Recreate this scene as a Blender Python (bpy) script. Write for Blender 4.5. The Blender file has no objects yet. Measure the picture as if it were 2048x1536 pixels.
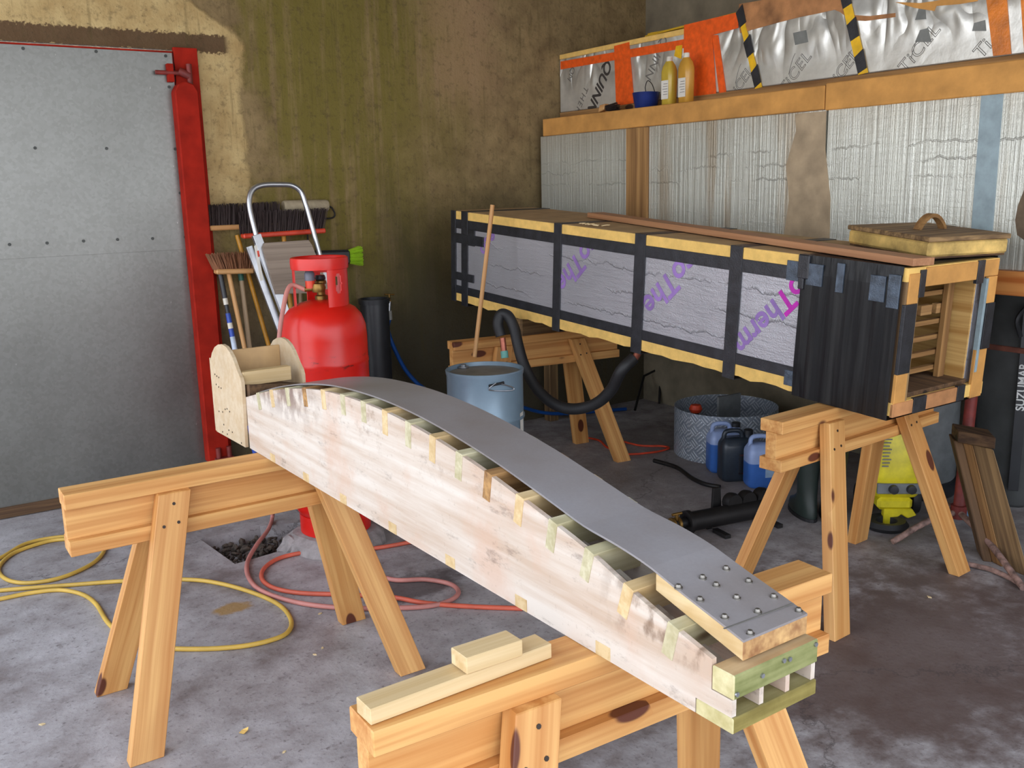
import bpy, bmesh, math, random
import numpy as np
from mathutils import Matrix, Vector
random.seed(7)
sc = bpy.context.scene
COL = sc.collection

# ---------------------------------------------------------------- camera
FPX, TH, RO, CH, YAW = 1894.0, math.radians(11.81), math.radians(1.34), 1.593, math.radians(33.4)
def _rz(v):
    c, s = math.cos(-YAW), math.sin(-YAW)
    return np.array([c*v[0]-s*v[1], s*v[0]+c*v[1], v[2]])
_f = np.array([0, math.cos(TH), -math.sin(TH)]); _r = np.array([1., 0, 0]); _u = np.cross(_r, _f)
CR = _rz(_r*math.cos(RO)-_u*math.sin(RO)); CU = _rz(_u*math.cos(RO)+_r*math.sin(RO)); CF = _rz(_f)
CC = np.array([0, 0, CH])
cd = bpy.data.cameras.new('camera'); cam = bpy.data.objects.new('camera', cd); COL.objects.link(cam)
cam.matrix_world = Matrix(((CR[0], CU[0], -CF[0], 0), (CR[1], CU[1], -CF[1], 0), (CR[2], CU[2], -CF[2], CH), (0, 0, 0, 1)))
cd.sensor_fit = 'HORIZONTAL'; cd.sensor_width = 36; cd.lens = 36*FPX/2048; cd.clip_start = .05
sc.camera = cam
# ---------------------------------------------------------------- world, exposure
sc.view_settings.view_transform = 'Standard'; sc.view_settings.look = 'None'
sc.view_settings.gamma = 1; sc.view_settings.use_curve_mapping = False
sc.view_settings.exposure = 0.05
w = bpy.data.worlds.new('sky'); sc.world = w; w.use_nodes = True
nt = w.node_tree; bg = nt.nodes['Background']
tc = nt.nodes.new('ShaderNodeTexCoord'); sp = nt.nodes.new('ShaderNodeSeparateXYZ'); rp = nt.nodes.new('ShaderNodeValToRGB')
nt.links.new(tc.outputs['Generated'], sp.inputs[0]); nt.links.new(sp.outputs['Z'], rp.inputs[0]); nt.links.new(rp.outputs[0], bg.inputs[0])
rp.color_ramp.elements[0].position = 0; rp.color_ramp.elements[0].color = (.95, .96, 1, 1)
rp.color_ramp.elements[1].position = .6; rp.color_ramp.elements[1].color = (.72, .83, 1, 1)
bg.inputs[1].default_value = 3.2

def ray(px, py): return CF+CR*(px-1024)/FPX-CU*(py-768)/FPX
def onplane(px, py, p, n):
    d = ray(px, py); p = np.array(p, float); n = np.array(n, float)
    return Vector(CC+d*(((p-CC)@n)/(d@n)))
def Z(px, py, z=0.0): return onplane(px, py, (0, 0, z), (0, 0, 1))     # point of the photo on a level surface
def Y(px, py, y): return onplane(px, py, (0, y, 0), (0, 1, 0))         # ... on a plane parallel to the back wall
def X(px, py, x): return onplane(px, py, (x, 0, 0), (1, 0, 0))         # ... on a plane parallel to the right wall
def D(px, py, d): return Vector(CC+ray(px, py)*d)

# ---------------------------------------------------------------- materials
class G:
    def __init__(s, name):
        s.m = bpy.data.materials.new(name); s.m.use_nodes = True; s.t = s.m.node_tree
        s.b = s.t.nodes['Principled BSDF']
    def n(s, typ, **k):
        x = s.t.nodes.new('ShaderNode'+typ)
        for a, v in k.items():
            if a in x.inputs: s.put(x.inputs[a], v)
            else: setattr(x, a, v)
        return x
    def put(s, inp, v):
        if isinstance(v, bpy.types.NodeSocket): s.t.links.new(v, inp)
        elif isinstance(v, (tuple, list)) and inp.type == 'RGBA' and len(v) == 3: inp.default_value = (*v, 1)
        else: inp.default_value = v
    def co(s, scale=(1, 1, 1), rnd=True, loc=(0, 0, 0), rot=(0, 0, 0)):
        c = s.n('TexCoord').outputs['Object']
        if rnd:
            o = s.n('ObjectInfo').outputs['Random']
            v = s.n('VectorMath', operation='MULTIPLY_ADD'); s.put(v.inputs[0], o); v.inputs[1].default_value = (17, 31, 23); s.put(v.inputs[2], c)
            c = v.outputs[0]
        m = s.n('Mapping'); s.put(m.inputs[0], c); m.inputs['Scale'].default_value = scale; m.inputs['Location'].default_value = loc; m.inputs['Rotation'].default_value = rot
        return m.outputs[0]
    def noise(s, vec, sc, det=4, rough=.55, dist=0):
        x = s.n('TexNoise'); s.put(x.inputs['Vector'], vec); x.inputs['Scale'].default_value = sc; x.inputs['Detail'].default_value = det
        x.inputs['Roughness'].default_value = rough; x.inputs['Distortion'].default_value = dist
        return x.outputs['Fac']
    def ramp(s, fac, *st, interp='LINEAR'):
        r = s.n('ValToRGB'); s.put(r.inputs[0], fac); e = r.color_ramp.elements; r.color_ramp.interpolation = interp
        while len(e) < len(st): e.new(.5)
        for q, (p, c) in zip(e, st):
            q.position = p; q.color = (c, c, c, 1) if isinstance(c, (int, float)) else (*c, 1)
        return r.outputs[0]
    def mix(s, fac, a, b, mode='MIX'):
        x = s.n('Mix', data_type='RGBA', blend_type=mode)
        s.put(x.inputs[0], fac); s.put(x.inputs[6], a); s.put(x.inputs[7], b); return x.outputs[2]
    def math(s, op, a, b=0.0, c=0.0):
        x = s.n('Math', operation=op); s.put(x.inputs[0], a); s.put(x.inputs[1], b); s.put(x.inputs[2], c); return x.outputs[0]
    def ss(s, v, a, b):       # smooth step 0..1
        x = s.n('MapRange', interpolation_type='SMOOTHSTEP'); s.put(x.inputs[0], v); x.inputs[1].default_value = a; x.inputs[2].default_value = b
        return x.outputs[0]
    def xyz(s, vec):
        x = s.n('SeparateXYZ'); s.put(x.inputs[0], vec); return x.outputs
    def bump(s, h, st=.3, d=.01):
        x = s.n('Bump'); s.put(x.inputs['Height'], h); x.inputs['Strength'].default_value = st; x.inputs['Distance'].default_value = d
        s.t.links.new(x.outputs[0], s.b.inputs['Normal'])
    def out(s, col, rough=.6, metal=0.0, spec=None, trans=None):
        s.put(s.b.inputs['Base Color'], col); s.put(s.b.inputs['Roughness'], rough); s.put(s.b.inputs['Metallic'], metal)
        if spec is not None: s.b.inputs['Specular IOR Level'].default_value = spec
        if trans is not None: s.b.inputs['Transmission Weight'].default_value = trans
        return s.m
def lin(r, g, b): return tuple(((c/255)/12.92 if c/255 <= .04045 else ((c/255+.055)/1.055)**2.4) for c in (r, g, b))
def plain(name, col, rough=.5, metal=0., var=.12, sc=18, bump=0.):
    g = G(name); v = g.noise(g.co(), sc, 5)
    d = tuple(max(0, c*(1-var*2)) for c in col); l = tuple(min(1, c*(1+var)) for c in col)
    if bump: g.bump(g.noise(g.co(), sc*6, 4), bump, .004)
    return g.out(g.ramp(v, (.3, d), (.7, l)), rough, metal)
def wood(name, light, dark, knot, knots=1.0, rough=.55, grain=1.0):
    g = G(name); v = g.co()
    wob = g.noise(g.co((1.3, 5, 5)), 1.0, 2)
    c2 = g.n('VectorMath', operation='ADD'); g.put(c2.inputs[0], v)
    wv = g.n('CombineXYZ'); g.put(wv.inputs[1], g.math('MULTIPLY', wob, .03*grain)); g.put(wv.inputs[2], g.math('MULTIPLY', wob, .03*grain)); g.put(c2.inputs[1], wv.outputs[0])
    m1 = g.n('Mapping'); g.put(m1.inputs[0], c2.outputs[0]); m1.inputs['Scale'].default_value = (.6, 32, 32)
    m2 = g.n('Mapping'); g.put(m2.inputs[0], c2.outputs[0]); m2.inputs['Scale'].default_value = (1.6, 110, 110)
    a = g.noise(m1.outputs[0], 1.0, 3, .6); b = g.noise(m2.outputs[0], 1.0, 2, .5)
    f = g.math('ADD', g.math('MULTIPLY', a, .75), g.math('MULTIPLY', b, .25))
    col = g.ramp(f, (.36, dark), (.5, tuple((x+y)/2 for x, y in zip(light, dark))), (.6, light))
    big = g.noise(g.co((1.2, 3, 3)), 1.5, 2)
    col = g.mix(g.math('MULTIPLY', g.ss(big, .5, .75), .35), col, tuple(c*.75 for c in dark))
    if knots:
        vo = g.n('TexVoronoi', feature='F1'); g.put(vo.inputs['Vector'], g.co((3.4, 8, 8))); vo.inputs['Scale'].default_value = 1.0; vo.inputs['Randomness'].default_value = 1
        hit = g.math('GREATER_THAN', g.xyz(vo.outputs['Color'])[0], 1-.62*knots)
        k = g.math('MULTIPLY', hit, g.math('SUBTRACT', 1.0, g.ss(vo.outputs['Distance'], .14, .18)))
        halo = g.math('MULTIPLY', hit, g.math('SUBTRACT', 1.0, g.ss(vo.outputs['Distance'], .1, .5)))
        col = g.mix(g.math('MULTIPLY', halo, .45), col, dark); col = g.mix(k, col, knot)
    g.bump(f, .12, .003)
    return g.out(col, rough)
def facewood(name, top, front, side):
    """sawn timber whose top, front and end faces weathered differently (faces told apart in the board's own axes)"""
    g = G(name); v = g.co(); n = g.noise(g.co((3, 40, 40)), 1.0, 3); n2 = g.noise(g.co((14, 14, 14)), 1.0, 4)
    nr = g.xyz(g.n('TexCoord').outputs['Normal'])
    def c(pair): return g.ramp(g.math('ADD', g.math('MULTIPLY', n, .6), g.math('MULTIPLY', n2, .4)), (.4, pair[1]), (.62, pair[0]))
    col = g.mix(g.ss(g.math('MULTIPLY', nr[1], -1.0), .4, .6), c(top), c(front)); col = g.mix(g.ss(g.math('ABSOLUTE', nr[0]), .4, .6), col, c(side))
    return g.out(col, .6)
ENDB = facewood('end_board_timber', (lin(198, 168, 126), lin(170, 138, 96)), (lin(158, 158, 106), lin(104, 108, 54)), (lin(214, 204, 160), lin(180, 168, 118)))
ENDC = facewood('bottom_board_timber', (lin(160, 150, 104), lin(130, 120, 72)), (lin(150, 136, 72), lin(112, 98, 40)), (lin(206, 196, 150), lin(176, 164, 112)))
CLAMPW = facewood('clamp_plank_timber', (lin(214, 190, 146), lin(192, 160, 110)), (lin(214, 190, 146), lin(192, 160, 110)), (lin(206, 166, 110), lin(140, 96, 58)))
def crease(g, co_y, z, lines, amp=.06, fr=7.0):
    tot = None
    cv = g.n('CombineXYZ'); g.put(cv.inputs[0], co_y)
    for i, z0 in enumerate(lines):
        cv = g.n('CombineXYZ'); g.put(cv.inputs[0], co_y); cv.inputs[1].default_value = i*3.7
        n = g.noise(cv.outputs[0], fr, 6, .65)
        d = g.math('ABSOLUTE', g.math('SUBTRACT', g.math('ADD', z, g.math('MULTIPLY', g.math('SUBTRACT', n, .5), amp*2)), z0))
        m = g.math('SUBTRACT', 1.0, g.ss(d, 0.0, .006))
        tot = m if tot is None else g.math('MAXIMUM', tot, m)
    return tot

def m_pine(): return wood('varnished_pine', lin(220, 168, 102), lin(188, 126, 64), lin(92, 44, 24), 1.25)
PINE = m_pine()
PALE = wood('planed_softwood', lin(214, 190, 146), lin(192, 160, 110), lin(120, 80, 50), .3)
ORANGE = wood('orange_stained_timber', lin(206, 138, 74), lin(176, 98, 42), lin(80, 40, 20))
GREENW = wood('pressure_treated_timber', lin(198, 190, 158), lin(166, 156, 118), lin(90, 70, 40), .4)
OLDW = wood('weathered_timber', lin(150, 120, 80), lin(84, 62, 40), lin(40, 26, 16), .4, .8)
SPLIT = wood('split_timber', lin(178, 136, 84), lin(120, 84, 48), lin(60, 36, 20), .3, .8)
DARKW = wood('dark_stained_timber', lin(106, 78, 50), lin(60, 40, 24), lin(30, 20, 12), .4, .8)
RACKW = wood('brown_rack_timber', lin(160, 120, 70), lin(116, 80, 42), lin(60, 36, 20), .2, .8)
OLDLINER = wood('stained_ply_liner', lin(206, 168, 104), lin(170, 126, 66), lin(90, 60, 30), 0)
SPAR = wood('cedar_board', lin(178, 130, 92), lin(150, 102, 68), lin(90, 50, 30), .0)
HANDLE = wood('broom_handle_wood', lin(206, 160, 106), lin(180, 128, 74), lin(120, 80, 50), 0)
HANDLE2 = wood('grey_handle_wood', lin(180, 156, 124), lin(150, 126, 96), lin(90, 70, 50), 0)
HANDLEY = plain('yellow_handle_paint', lin(196, 138, 40), .45)

def m_ply():
    g = G('limed_plywood'); v = g.co(); y = g.xyz(g.n('TexCoord').outputs['Object'])
    st = g.noise(g.co((22, 1.4, 22)), 1.0, 5, .6); pt = g.noise(g.co((1, 1, 1)), 4.0, 5, .6); fine = g.noise(g.co((1, 1, 1)), 90, 3)
    col = g.ramp(st, (.34, lin(186, 164, 144)), (.6, lin(210, 200, 188)))
    col = g.mix(g.math('MULTIPLY', g.ss(pt, .48, .68), .6), col, lin(196, 160, 136))
    dark = g.noise(g.co((3, 2.2, 6)), 3.0, 8, .75)
    col = g.mix(g.math('MULTIPLY', g.ss(dark, .55, .7), .6), col, lin(112, 94, 82))
    col = g.mix(g.math('MULTIPLY', g.ss(fine, .62, .74), .25), col, lin(140, 122, 104))
    # scorched patches along the curved edge at the far end and near the last battens
    n2 = g.noise(g.co((4, 14, 9)), 2.0, 4)
    zz = y[2]; yy = y[1]
    far = g.math('MULTIPLY', g.math('MULTIPLY', g.ss(yy, 1.45, 1.7), g.ss(zz, .13, .26)), g.ss(n2, .38, .6))
    col = g.mix(g.math('MULTIPLY', far, .85), col, lin(112, 84, 72))
    near = g.math('MULTIPLY', g.math('SUBTRACT', 1.0, g.ss(yy, .2, .34)), g.math('MULTIPLY', g.ss(n2, .46, .64), g.ss(zz, .05, .1)))
    col = g.mix(g.math('MULTIPLY', near, .75), col, lin(110, 84, 62))
    n4 = g.noise(g.co((5, 7, 9)), 2.0, 5, .7); edge_ = g.math('MULTIPLY', g.ss(zz, .15, .26), g.ss(n4, .54, .68))
    col = g.mix(g.math('MULTIPLY', edge_, .5), col, lin(140, 116, 96))
    g.bump(st, .1, .002)
    return g.out(col, .65)
PLY = m_ply()
PLYP = wood('birch_plywood', lin(208, 188, 158), lin(196, 170, 134), lin(150, 110, 70), 0, .5)
PLYE = wood('plywood_edge', lin(178, 150, 118), lin(120, 92, 66), lin(80, 50, 30), 0, .7)
MDF = plain('hardboard', lin(196, 160, 112), .6, 0, .06)
def m_deck():
    g = G('grey_phenolic_sheet'); n = g.noise(g.co((1, 1, 1), rnd=False), 3.0, 4); f = g.noise(g.co(rnd=False), 160, 2)
    col = g.ramp(n, (.35, lin(134, 125, 121)), (.7, lin(152, 149, 152)))
    col = g.mix(g.math('MULTIPLY', f, .25), col, lin(92, 88, 88))
    return g.out(col, .33, 0, .6)
DECK = m_deck()
STEEL = plain('zinc_steel', lin(170, 172, 176), .35, .9, .08, 40)
SHBOLT = plain('dark_sheet_bolt', lin(70, 72, 70), .5, .5); BOLT = plain('dull_bolt_steel', lin(140, 136, 130), .4, .85, .15, 60); DARKSTEEL = plain('blackened_screw', lin(58, 46, 38), .5, .4)
RUBBER = plain('black_rubber', lin(34, 34, 36), .55)
BLACKP = plain('black_plastic', lin(38, 40, 44), .4)
def m_foil(name, tint=(200, 202, 208), lines=(), zc=2, yc=1, film=False, amp=.05):
    g = G(name); o = g.n('TexCoord').outputs['Object']; c = g.xyz(o)
    big = g.noise(g.co((1, 1, 1), rnd=False), 2.2, 4); micro = g.noise(g.co((60, 60, 60), rnd=False), 3, 3)
    wr = g.noise(g.co((4, 3, 30)), 2.0, 5, .6, .4)
    t = lin(*tint); col = g.ramp(big, (.35, tuple(x*.86 for x in t)), (.65, t))
    h = g.math('ADD', g.math('MULTIPLY', micro, .35), g.math('MULTIPLY', wr, .8))
    if lines:
        cr = crease(g, c[yc], c[zc], lines, amp); msk = g.ss(g.noise(g.co((2.6, 1, 9), loc=(3, 1, 2)), 1.0, 3), .42, .58)
        cr = g.math('MULTIPLY', cr, msk); h = g.math('ADD', h, g.math('MULTIPLY', cr, .7))
        col = g.mix(g.math('MULTIPLY', cr, .06), col, lin(130, 130, 138))
    rough = .4; metal = .55
    if film:
        st = g.noise(g.co((70, .2, .8)), 1.0, 3, .6); fine = g.noise(g.co((180, .2, 3)), 1.0, 2, .6)
        h = g.math('ADD', h, g.math('ADD', g.math('MULTIPLY', st, 1.3), g.math('MULTIPLY', fine, .35)))
        br = g.noise(g.co((4.2, .2, .25)), 1.0, 5, .7)
        col = g.mix(g.math('MULTIPLY', g.ss(br, .56, .66), .55), col, lin(166, 142, 108))
        top = g.ss(g.math('ADD', c[2], g.math('MULTIPLY', st, .3)),   .28, .55)
        col = g.mix(g.math('MULTIPLY', top, .3), col, lin(170, 150, 120))
        col = g.mix(g.math('MULTIPLY', g.ss(fine, .56, .68), .22), col, lin(236, 238, 236))
        col = g.mix(g.math('MULTIPLY', g.ss(st, .54, .68), .14), col, lin(140, 144, 140))
    g.bump(h, .5 if film else .7, .008)
    return g.out(col, rough, metal)
FOIL = m_foil('foil_facing', (188, 187, 193), (-.12, -.01, .10), zc=2, yc=0)
FOILBIG = m_foil('film_covered_foil', (214, 216, 206), (.03, .10, .165), zc=2, yc=0, film=True)
def m_crumple():
    g = G('crumpled_foil'); n = g.noise(g.co((3.2, 3, 2.2)), 1.0, 1, .5, .9); n2 = g.noise(g.co((1, 1, 1)), 14, 4); n3 = g.noise(g.co((8, 3, 5)), 1.0, 1, .5, .6)
    z = g.xyz(g.n('TexCoord').outputs['Object'])[2]
    amt = g.math('ADD', .06, g.ss(z, -.10, .06))
    r1 = g.math('ABSOLUTE', g.math('SUBTRACT', n, .5)); r2 = g.math('ABSOLUTE', g.math('SUBTRACT', n3, .5))
    h = g.math('MULTIPLY', g.math('ADD', g.math('MULTIPLY', r1, 2.2), g.math('MULTIPLY', r2, .8)), amt)
    h = g.math('ADD', h, g.math('MULTIPLY', n2, .06))
    g.bump(h, .8, .05)
    col = g.ramp(n2, (.3, lin(206, 206, 200)), (.7, lin(228, 228, 222)))
    fold = g.math('MULTIPLY', g.math('SUBTRACT', 1.0, g.ss(r1, .0, .05)), amt)
    return g.out(g.mix(g.math('MULTIPLY', fold, .45), col, lin(140, 138, 130)), .36, .6)
CRUMPLE = m_crumple()
TAPEK = plain('black_duct_tape', lin(40, 41, 46), .42, 0, .25, 25, .3)
TAPEO = plain('orange_duct_tape', lin(236, 92, 24), .45, 0, .12, 30, .2)
TAPEA = plain('amber_parcel_tape', lin(214, 120, 26), .3, 0, .2, 14, .3)
TAPEY = plain('yellow_hazard_tape', lin(236, 186, 30), .45)
TAPEG = plain('grey_blue_tape', lin(140, 158, 164), .45)
FOAM = plain('polyurethane_foam_edge', lin(232, 190, 106), .85, 0, .08, 22, .4)
FOAMO = plain('amber_foam_edge', lin(202, 146, 76), .85, 0, .14, 8, .4)
FOAMB = plain('stained_foam', lin(178, 124, 78), .8, 0, .25, 9, .5)
LIDFOAM = plain('scorched_foam', lin(206, 172, 100), .85, 0, .3, 12, .6)
def m_wrap():
    g = G('black_polythene_wrap'); st = g.noise(g.co((60, 26, 1.1), rnd=False), 1.0, 4, .6); n = g.noise(g.co(rnd=False), 9, 4)
    col = g.ramp(st, (.45, lin(34, 35, 38)), (.72, lin(66, 66, 66)))
    g.bump(g.math('ADD', st, g.math('MULTIPLY', n, .5)), .45, .006)
    return g.out(col, .36)
WRAP = m_wrap()
TAPEB = plain('glossy_blue_grey_tape', lin(72, 84, 98), .35, 0, .3, 30, .4)
INKP = plain('purple_print', lin(152, 118, 186), .5, 0, .18, 8); INKM = plain('magenta_print', lin(188, 30, 170), .5)
INKK = plain('black_print', lin(60, 56, 54), .5); INKG = plain('grey_print', lin(116, 112, 106), .6); WHITE = plain('white_print', lin(214, 216, 214), .5)
PAPER = plain('paper_label', lin(222, 218, 208), .6, 0, .04)
REDGAS = G('red_bottle_paint')
def _rg():
    g = REDGAS; o = g.n('TexCoord').outputs['Object']; c = g.xyz(o); n = g.noise(g.co((3, 3, 10), rnd=False), 4, 6, .7)
    b1 = g.math('SUBTRACT', 1.0, g.ss(g.math('ABSOLUTE', g.math('SUBTRACT', c[2], .79)), .004, .05))
    m = g.math('MULTIPLY', b1, g.ss(n, .55, .66))
    col = g.mix(m, g.ramp(g.noise(g.co(rnd=False), 6, 4), (.3, lin(196, 22, 14)), (.7, lin(214, 32, 20))), lin(92, 30, 24))
    g.out(col, .32)
_rg()
REDPOST = plain('red_post_paint', lin(158, 34, 20), .8, 0, .15, 10); REDPOST.node_tree.nodes['Principled BSDF'].inputs['Specular IOR Level'].default_value = .15; REDRUST = plain('rusty_red_paint', lin(128, 46, 40), .6, 0, .25, 14)
BRASS = plain('tarnished_brass', lin(140, 108, 56), .4, .8); COPPER = plain('copper_pipe', lin(176, 104, 84), .4, .6, .25, 20); VERDI = plain('verdigris', lin(110, 170, 160), .7)
HOSEP = plain('faded_gas_hose', lin(196, 128, 118), .5, 0, .12, 8); HOSEO = plain('orange_gas_hose', lin(206, 96, 72), .5, 0, .1, 8)
HOSEY = plain('yellow_hose_rubber', lin(206, 168, 74), .5, 0, .1, 8); HOSEB = plain('blue_hose_rubber', lin(14, 74, 150), .4)
CORD = plain('orange_cord', lin(206, 66, 34), .5)
ALU = plain('aluminium', lin(186, 188, 192), .32, .9, .05, 30); LAM = wood('grey_laminate_step', lin(150, 134, 118), lin(118, 102, 88), lin(90, 70, 60), 0)
BRK = plain('dark_bristle', lin(52, 38, 36), .8); BRB = plain('brown_bristle', lin(128, 82, 52), .8); LIME = plain('lime_bristle', lin(160, 200, 40), .7)
REDH = plain('red_plastic_head', lin(206, 62, 34), .45); CREAM = plain('cream_roller_cloth', lin(168, 154, 128), .85, 0, .1, 30)
BLUEP = plain('blue_pole_paint', lin(36, 74, 170), .4); WHITEP = plain('pale_pole_paint', lin(196, 210, 226), .4); GREENP = plain('green_ferrule', lin(40, 96, 80), .5)
DRUM = plain('blue_grey_drum_paint', lin(130, 152, 168), .35, .2, .08, 6); DRUMTOP = plain('dusty_drum_lid', lin(126, 122, 112), .55, .2, .15, 9)
JUGB = plain('blue_translucent_plastic', lin(150, 170, 214), .35, 0, .06); LIQB = plain('deep_blue_liquid', lin(58, 104, 180), .3, 0, .06); JUGK = plain('dark_oil_jug', lin(42, 50, 60), .3)
BASIN = plain('navy_basin', lin(26, 46, 110), .35); OIL = plain('yellow_oil', lin(192, 164, 62), .25, 0, .06); OIL2 = plain('amber_oil', lin(198, 148, 60), .25, 0, .06)
CAPW = plain('white_cap', lin(222, 216, 200), .5)
KYEL = plain('yellow_washer_plastic', lin(212, 196, 30), .4); TANKG = plain('grey_tank_plastic', lin(112, 116, 118), .5); BOOT = plain('dark_green_boot', lin(40, 50, 46), .45)
BAG = plain('charcoal_fabric', lin(66, 68, 68), .75, 0, .2, 6); IRON = plain('black_iron', lin(40, 38, 38), .5, .5)
RUST = plain('rusty_iron', lin(104, 58, 44), .75, .2, .3, 14); CHIP = plain('wood_chip', lin(220, 196, 150), .7); STRAWY = plain('yellow_netting', lin(214, 170, 40), .6)
ROCK = plain('broken_concrete', lin(150, 142, 140), .9, 0, .2, 16, .6); DEBRIS = plain('pit_debris', lin(84, 72, 62), .95, 0, .4, 30, .8)
FLUFF = plain('dusty_fluff', lin(96, 88, 76), .95); BLUEC = plain('blue_clear_plastic', lin(90, 130, 160), .3); TWIG = plain('peeling_red_twig', lin(150, 120, 110), .8, 0, .4, 30)

# ---------------------------------------------------------------- builders (world coordinates in, local meshes out)
MW = {}
def setp(o, parent, M):
    MW[o.name] = M
    if parent is None: o.matrix_world = M; o.matrix_basis = M
    else:
        o.parent = parent; o.matrix_parent_inverse = Matrix(); o.matrix_basis = MW[parent.name].inverted() @ M
def props(o, label=None, cat=None, group=None, kind=None):
    for k, v in (('label', label), ('category', cat), ('group', group), ('kind', kind)):
        if v: o[k] = v
    return o
def thing(name, label, cat, M=None, group=None):
    o = bpy.data.objects.new(name, None); COL.objects.link(o); o.empty_display_size = .05
    if M is None: M = Matrix()
    elif isinstance(M, (tuple, list, Vector)): M = Matrix.Translation(Vector(M))
    setp(o, None, M); return props(o, label, cat, group)
def frame(c, ax, up=(0, 0, 1)):
    x = Vector(ax).normalized(); z = Vector(up); z = z-x*z.dot(x)
    if z.length < 1e-4: z = Vector((0, 1, 0))-x*x.y
    z.normalize(); y = z.cross(x); c = Vector(c)
    return Matrix(((x[0], y[0], z[0], c[0]), (x[1], y[1], z[1], c[1]), (x[2], y[2], z[2], c[2]), (0, 0, 0, 1)))
def finish(name, bm, mat, parent=None, M=None, smooth=False, label=None, inv=True, recalc=True):
    """bm is in world coordinates (inv) or already in the frame M"""
    M = M or Matrix()
    if inv: bm.transform(M.inverted())
    if recalc: bmesh.ops.recalc_face_normals(bm, faces=bm.faces)
    me = bpy.data.meshes.new(name); bm.to_mesh(me); bm.free()
    for f in me.polygons: f.use_smooth = smooth
    for m in (mat if isinstance(mat, list) else [mat]): me.materials.append(m)
    o = bpy.data.objects.new(name, me); COL.objects.link(o); setp(o, parent, M)
    if label: o['label'] = label
    return o
def hexa(bm, v, bev=0.0):
    vs = [bm.verts.new(p) for p in v]
    fs = [bm.faces.new([vs[i] for i in q]) for q in ((0, 1, 2, 3), (7, 6, 5, 4), (0, 4, 5, 1), (1, 5, 6, 2), (2, 6, 7, 3), (3, 7, 4, 0))]
    if bev:
        bmesh.ops.recalc_face_normals(bm, faces=fs)
        bmesh.ops.bevel(bm, geom=list({e for f in fs for e in f.edges}), offset=bev, segments=1, affect='EDGES', profile=.5)
def boxv(x0, x1, y0, y1, z0, z1): return [Vector(p) for p in ((x0, y0, z0), (x1, y0, z0), (x1, y1, z0), (x0, y1, z0), (x0, y0, z1), (x1, y0, z1), (x1, y1, z1), (x0, y1, z1))]
def box(name, b, mat, parent=None, L=None, axis='x', bev=.0015, label=None):
    """box with bounds b given in frame L (world if None); local X of its mesh runs along axis (for the grain)"""
    L = L or Matrix(); c = Vector(((b[0]+b[1])/2, (b[2]+b[3])/2, (b[4]+b[5])/2))
    R = {'x': Matrix(), 'y': Matrix(((0, -1, 0, 0), (1, 0, 0, 0), (0, 0, 1, 0), (0, 0, 0, 1))), 'z': Matrix(((0, 0, -1, 0), (0, 1, 0, 0), (1, 0, 0, 0), (0, 0, 0, 1)))}[axis]
    M = L @ Matrix.Translation(c) @ R
    bm = bmesh.new(); hexa(bm, [L @ v for v in boxv(*b)], bev)
    return finish(name, bm, mat, parent, M, label=label)
def solid(name, v8, mat, parent=None, axis=None, bev=.0015, label=None):
    v8 = [Vector(p) for p in v8]; c = sum(v8, Vector())/8
    M = frame(c, axis if axis is not None else v8[1]-v8[0])
    bm = bmesh.new(); hexa(bm, v8, bev); return finish(name, bm, mat, parent, M, label=label)
def bar(name, p, q, w, t, mat, parent=None, up=(0, 0, 1), bev=.001, label=None):
    p, q = Vector(p), Vector(q); M = frame((p+q)/2, q-p, up); l = (q-p).length/2
    bm = bmesh.new(); hexa(bm, boxv(-l, l, -w/2, w/2, -t/2, t/2), bev); return finish(name, bm, mat, parent, M, inv=False, label=label)
def prism(name, poly, y0, y1, mat, parent=None, L=None, plane='xz', bev=0., label=None, smooth=False):
    """polygon extruded; plane xz -> extruded along y, xy -> along z, yz -> along x (in frame L)"""
    L = L or Matrix(); bm = bmesh.new()
    def P(a, b, c): return L @ Vector({'xz': (a, c, b), 'xy': (a, b, c), 'yz': (c, a, b)}[plane])
    A = [bm.verts.new(P(a, b, y0)) for a, b in poly]; B = [bm.verts.new(P(a, b, y1)) for a, b in poly]; n = len(poly)
    bm.faces.new(A); bm.faces.new(B[::-1])
    for i in range(n): bm.faces.new((A[i], B[i], B[(i+1) % n], A[(i+1) % n]))
    if bev:
        bmesh.ops.recalc_face_normals(bm, faces=bm.faces); bmesh.ops.bevel(bm, geom=bm.edges[:], offset=bev, segments=1, affect='EDGES', profile=.5)
    return finish(name, bm, mat, parent, L, label=label, smooth=smooth)
def add_lathe(bm, prof, M=None, n=40, a0=0, a1=2*math.pi, closed=True):
    M = M or Matrix(); rings = []
    full = abs(a1-a0-2*math.pi) < 1e-6; k = n if full else n+1
    for r, z in prof:
        if r < 1e-6: rings.append([bm.verts.new(M @ Vector((0, 0, z)))])
        else: rings.append([bm.verts.new(M @ Vector((r*math.cos(a0+(a1-a0)*i/n), r*math.sin(a0+(a1-a0)*i/n), z))) for i in range(k)])
    for A, B in zip(rings, rings[1:]):
        for i in range(n):
            j = (i+1) % k if full else i+1
            if len(A) == 1 and len(B) == 1: continue
            if len(A) == 1: bm.faces.new((A[0], B[i], B[j]))
            elif len(B) == 1: bm.faces.new((A[i], A[j], B[0]))
            else: bm.faces.new((A[i], A[j], B[j], B[i]))
def lathe(name, prof, mat, parent=None, M=None, n=40, smooth=True, label=None, **k):
    M = M or Matrix(); bm = bmesh.new(); add_lathe(bm, prof, None, n, **k)
    o = finish(name, bm, mat, parent, M, smooth, label, inv=False)
    if smooth: autosmooth(o)
    return o
def autosmooth(o, ang=40):
    bm = bmesh.new(); bm.from_mesh(o.data)
    for e in bm.edges:
        if len(e.link_faces) == 2 and e.calc_face_angle(0) > math.radians(ang): e.smooth = False
    bm.to_mesh(o.data); bm.free()
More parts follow.
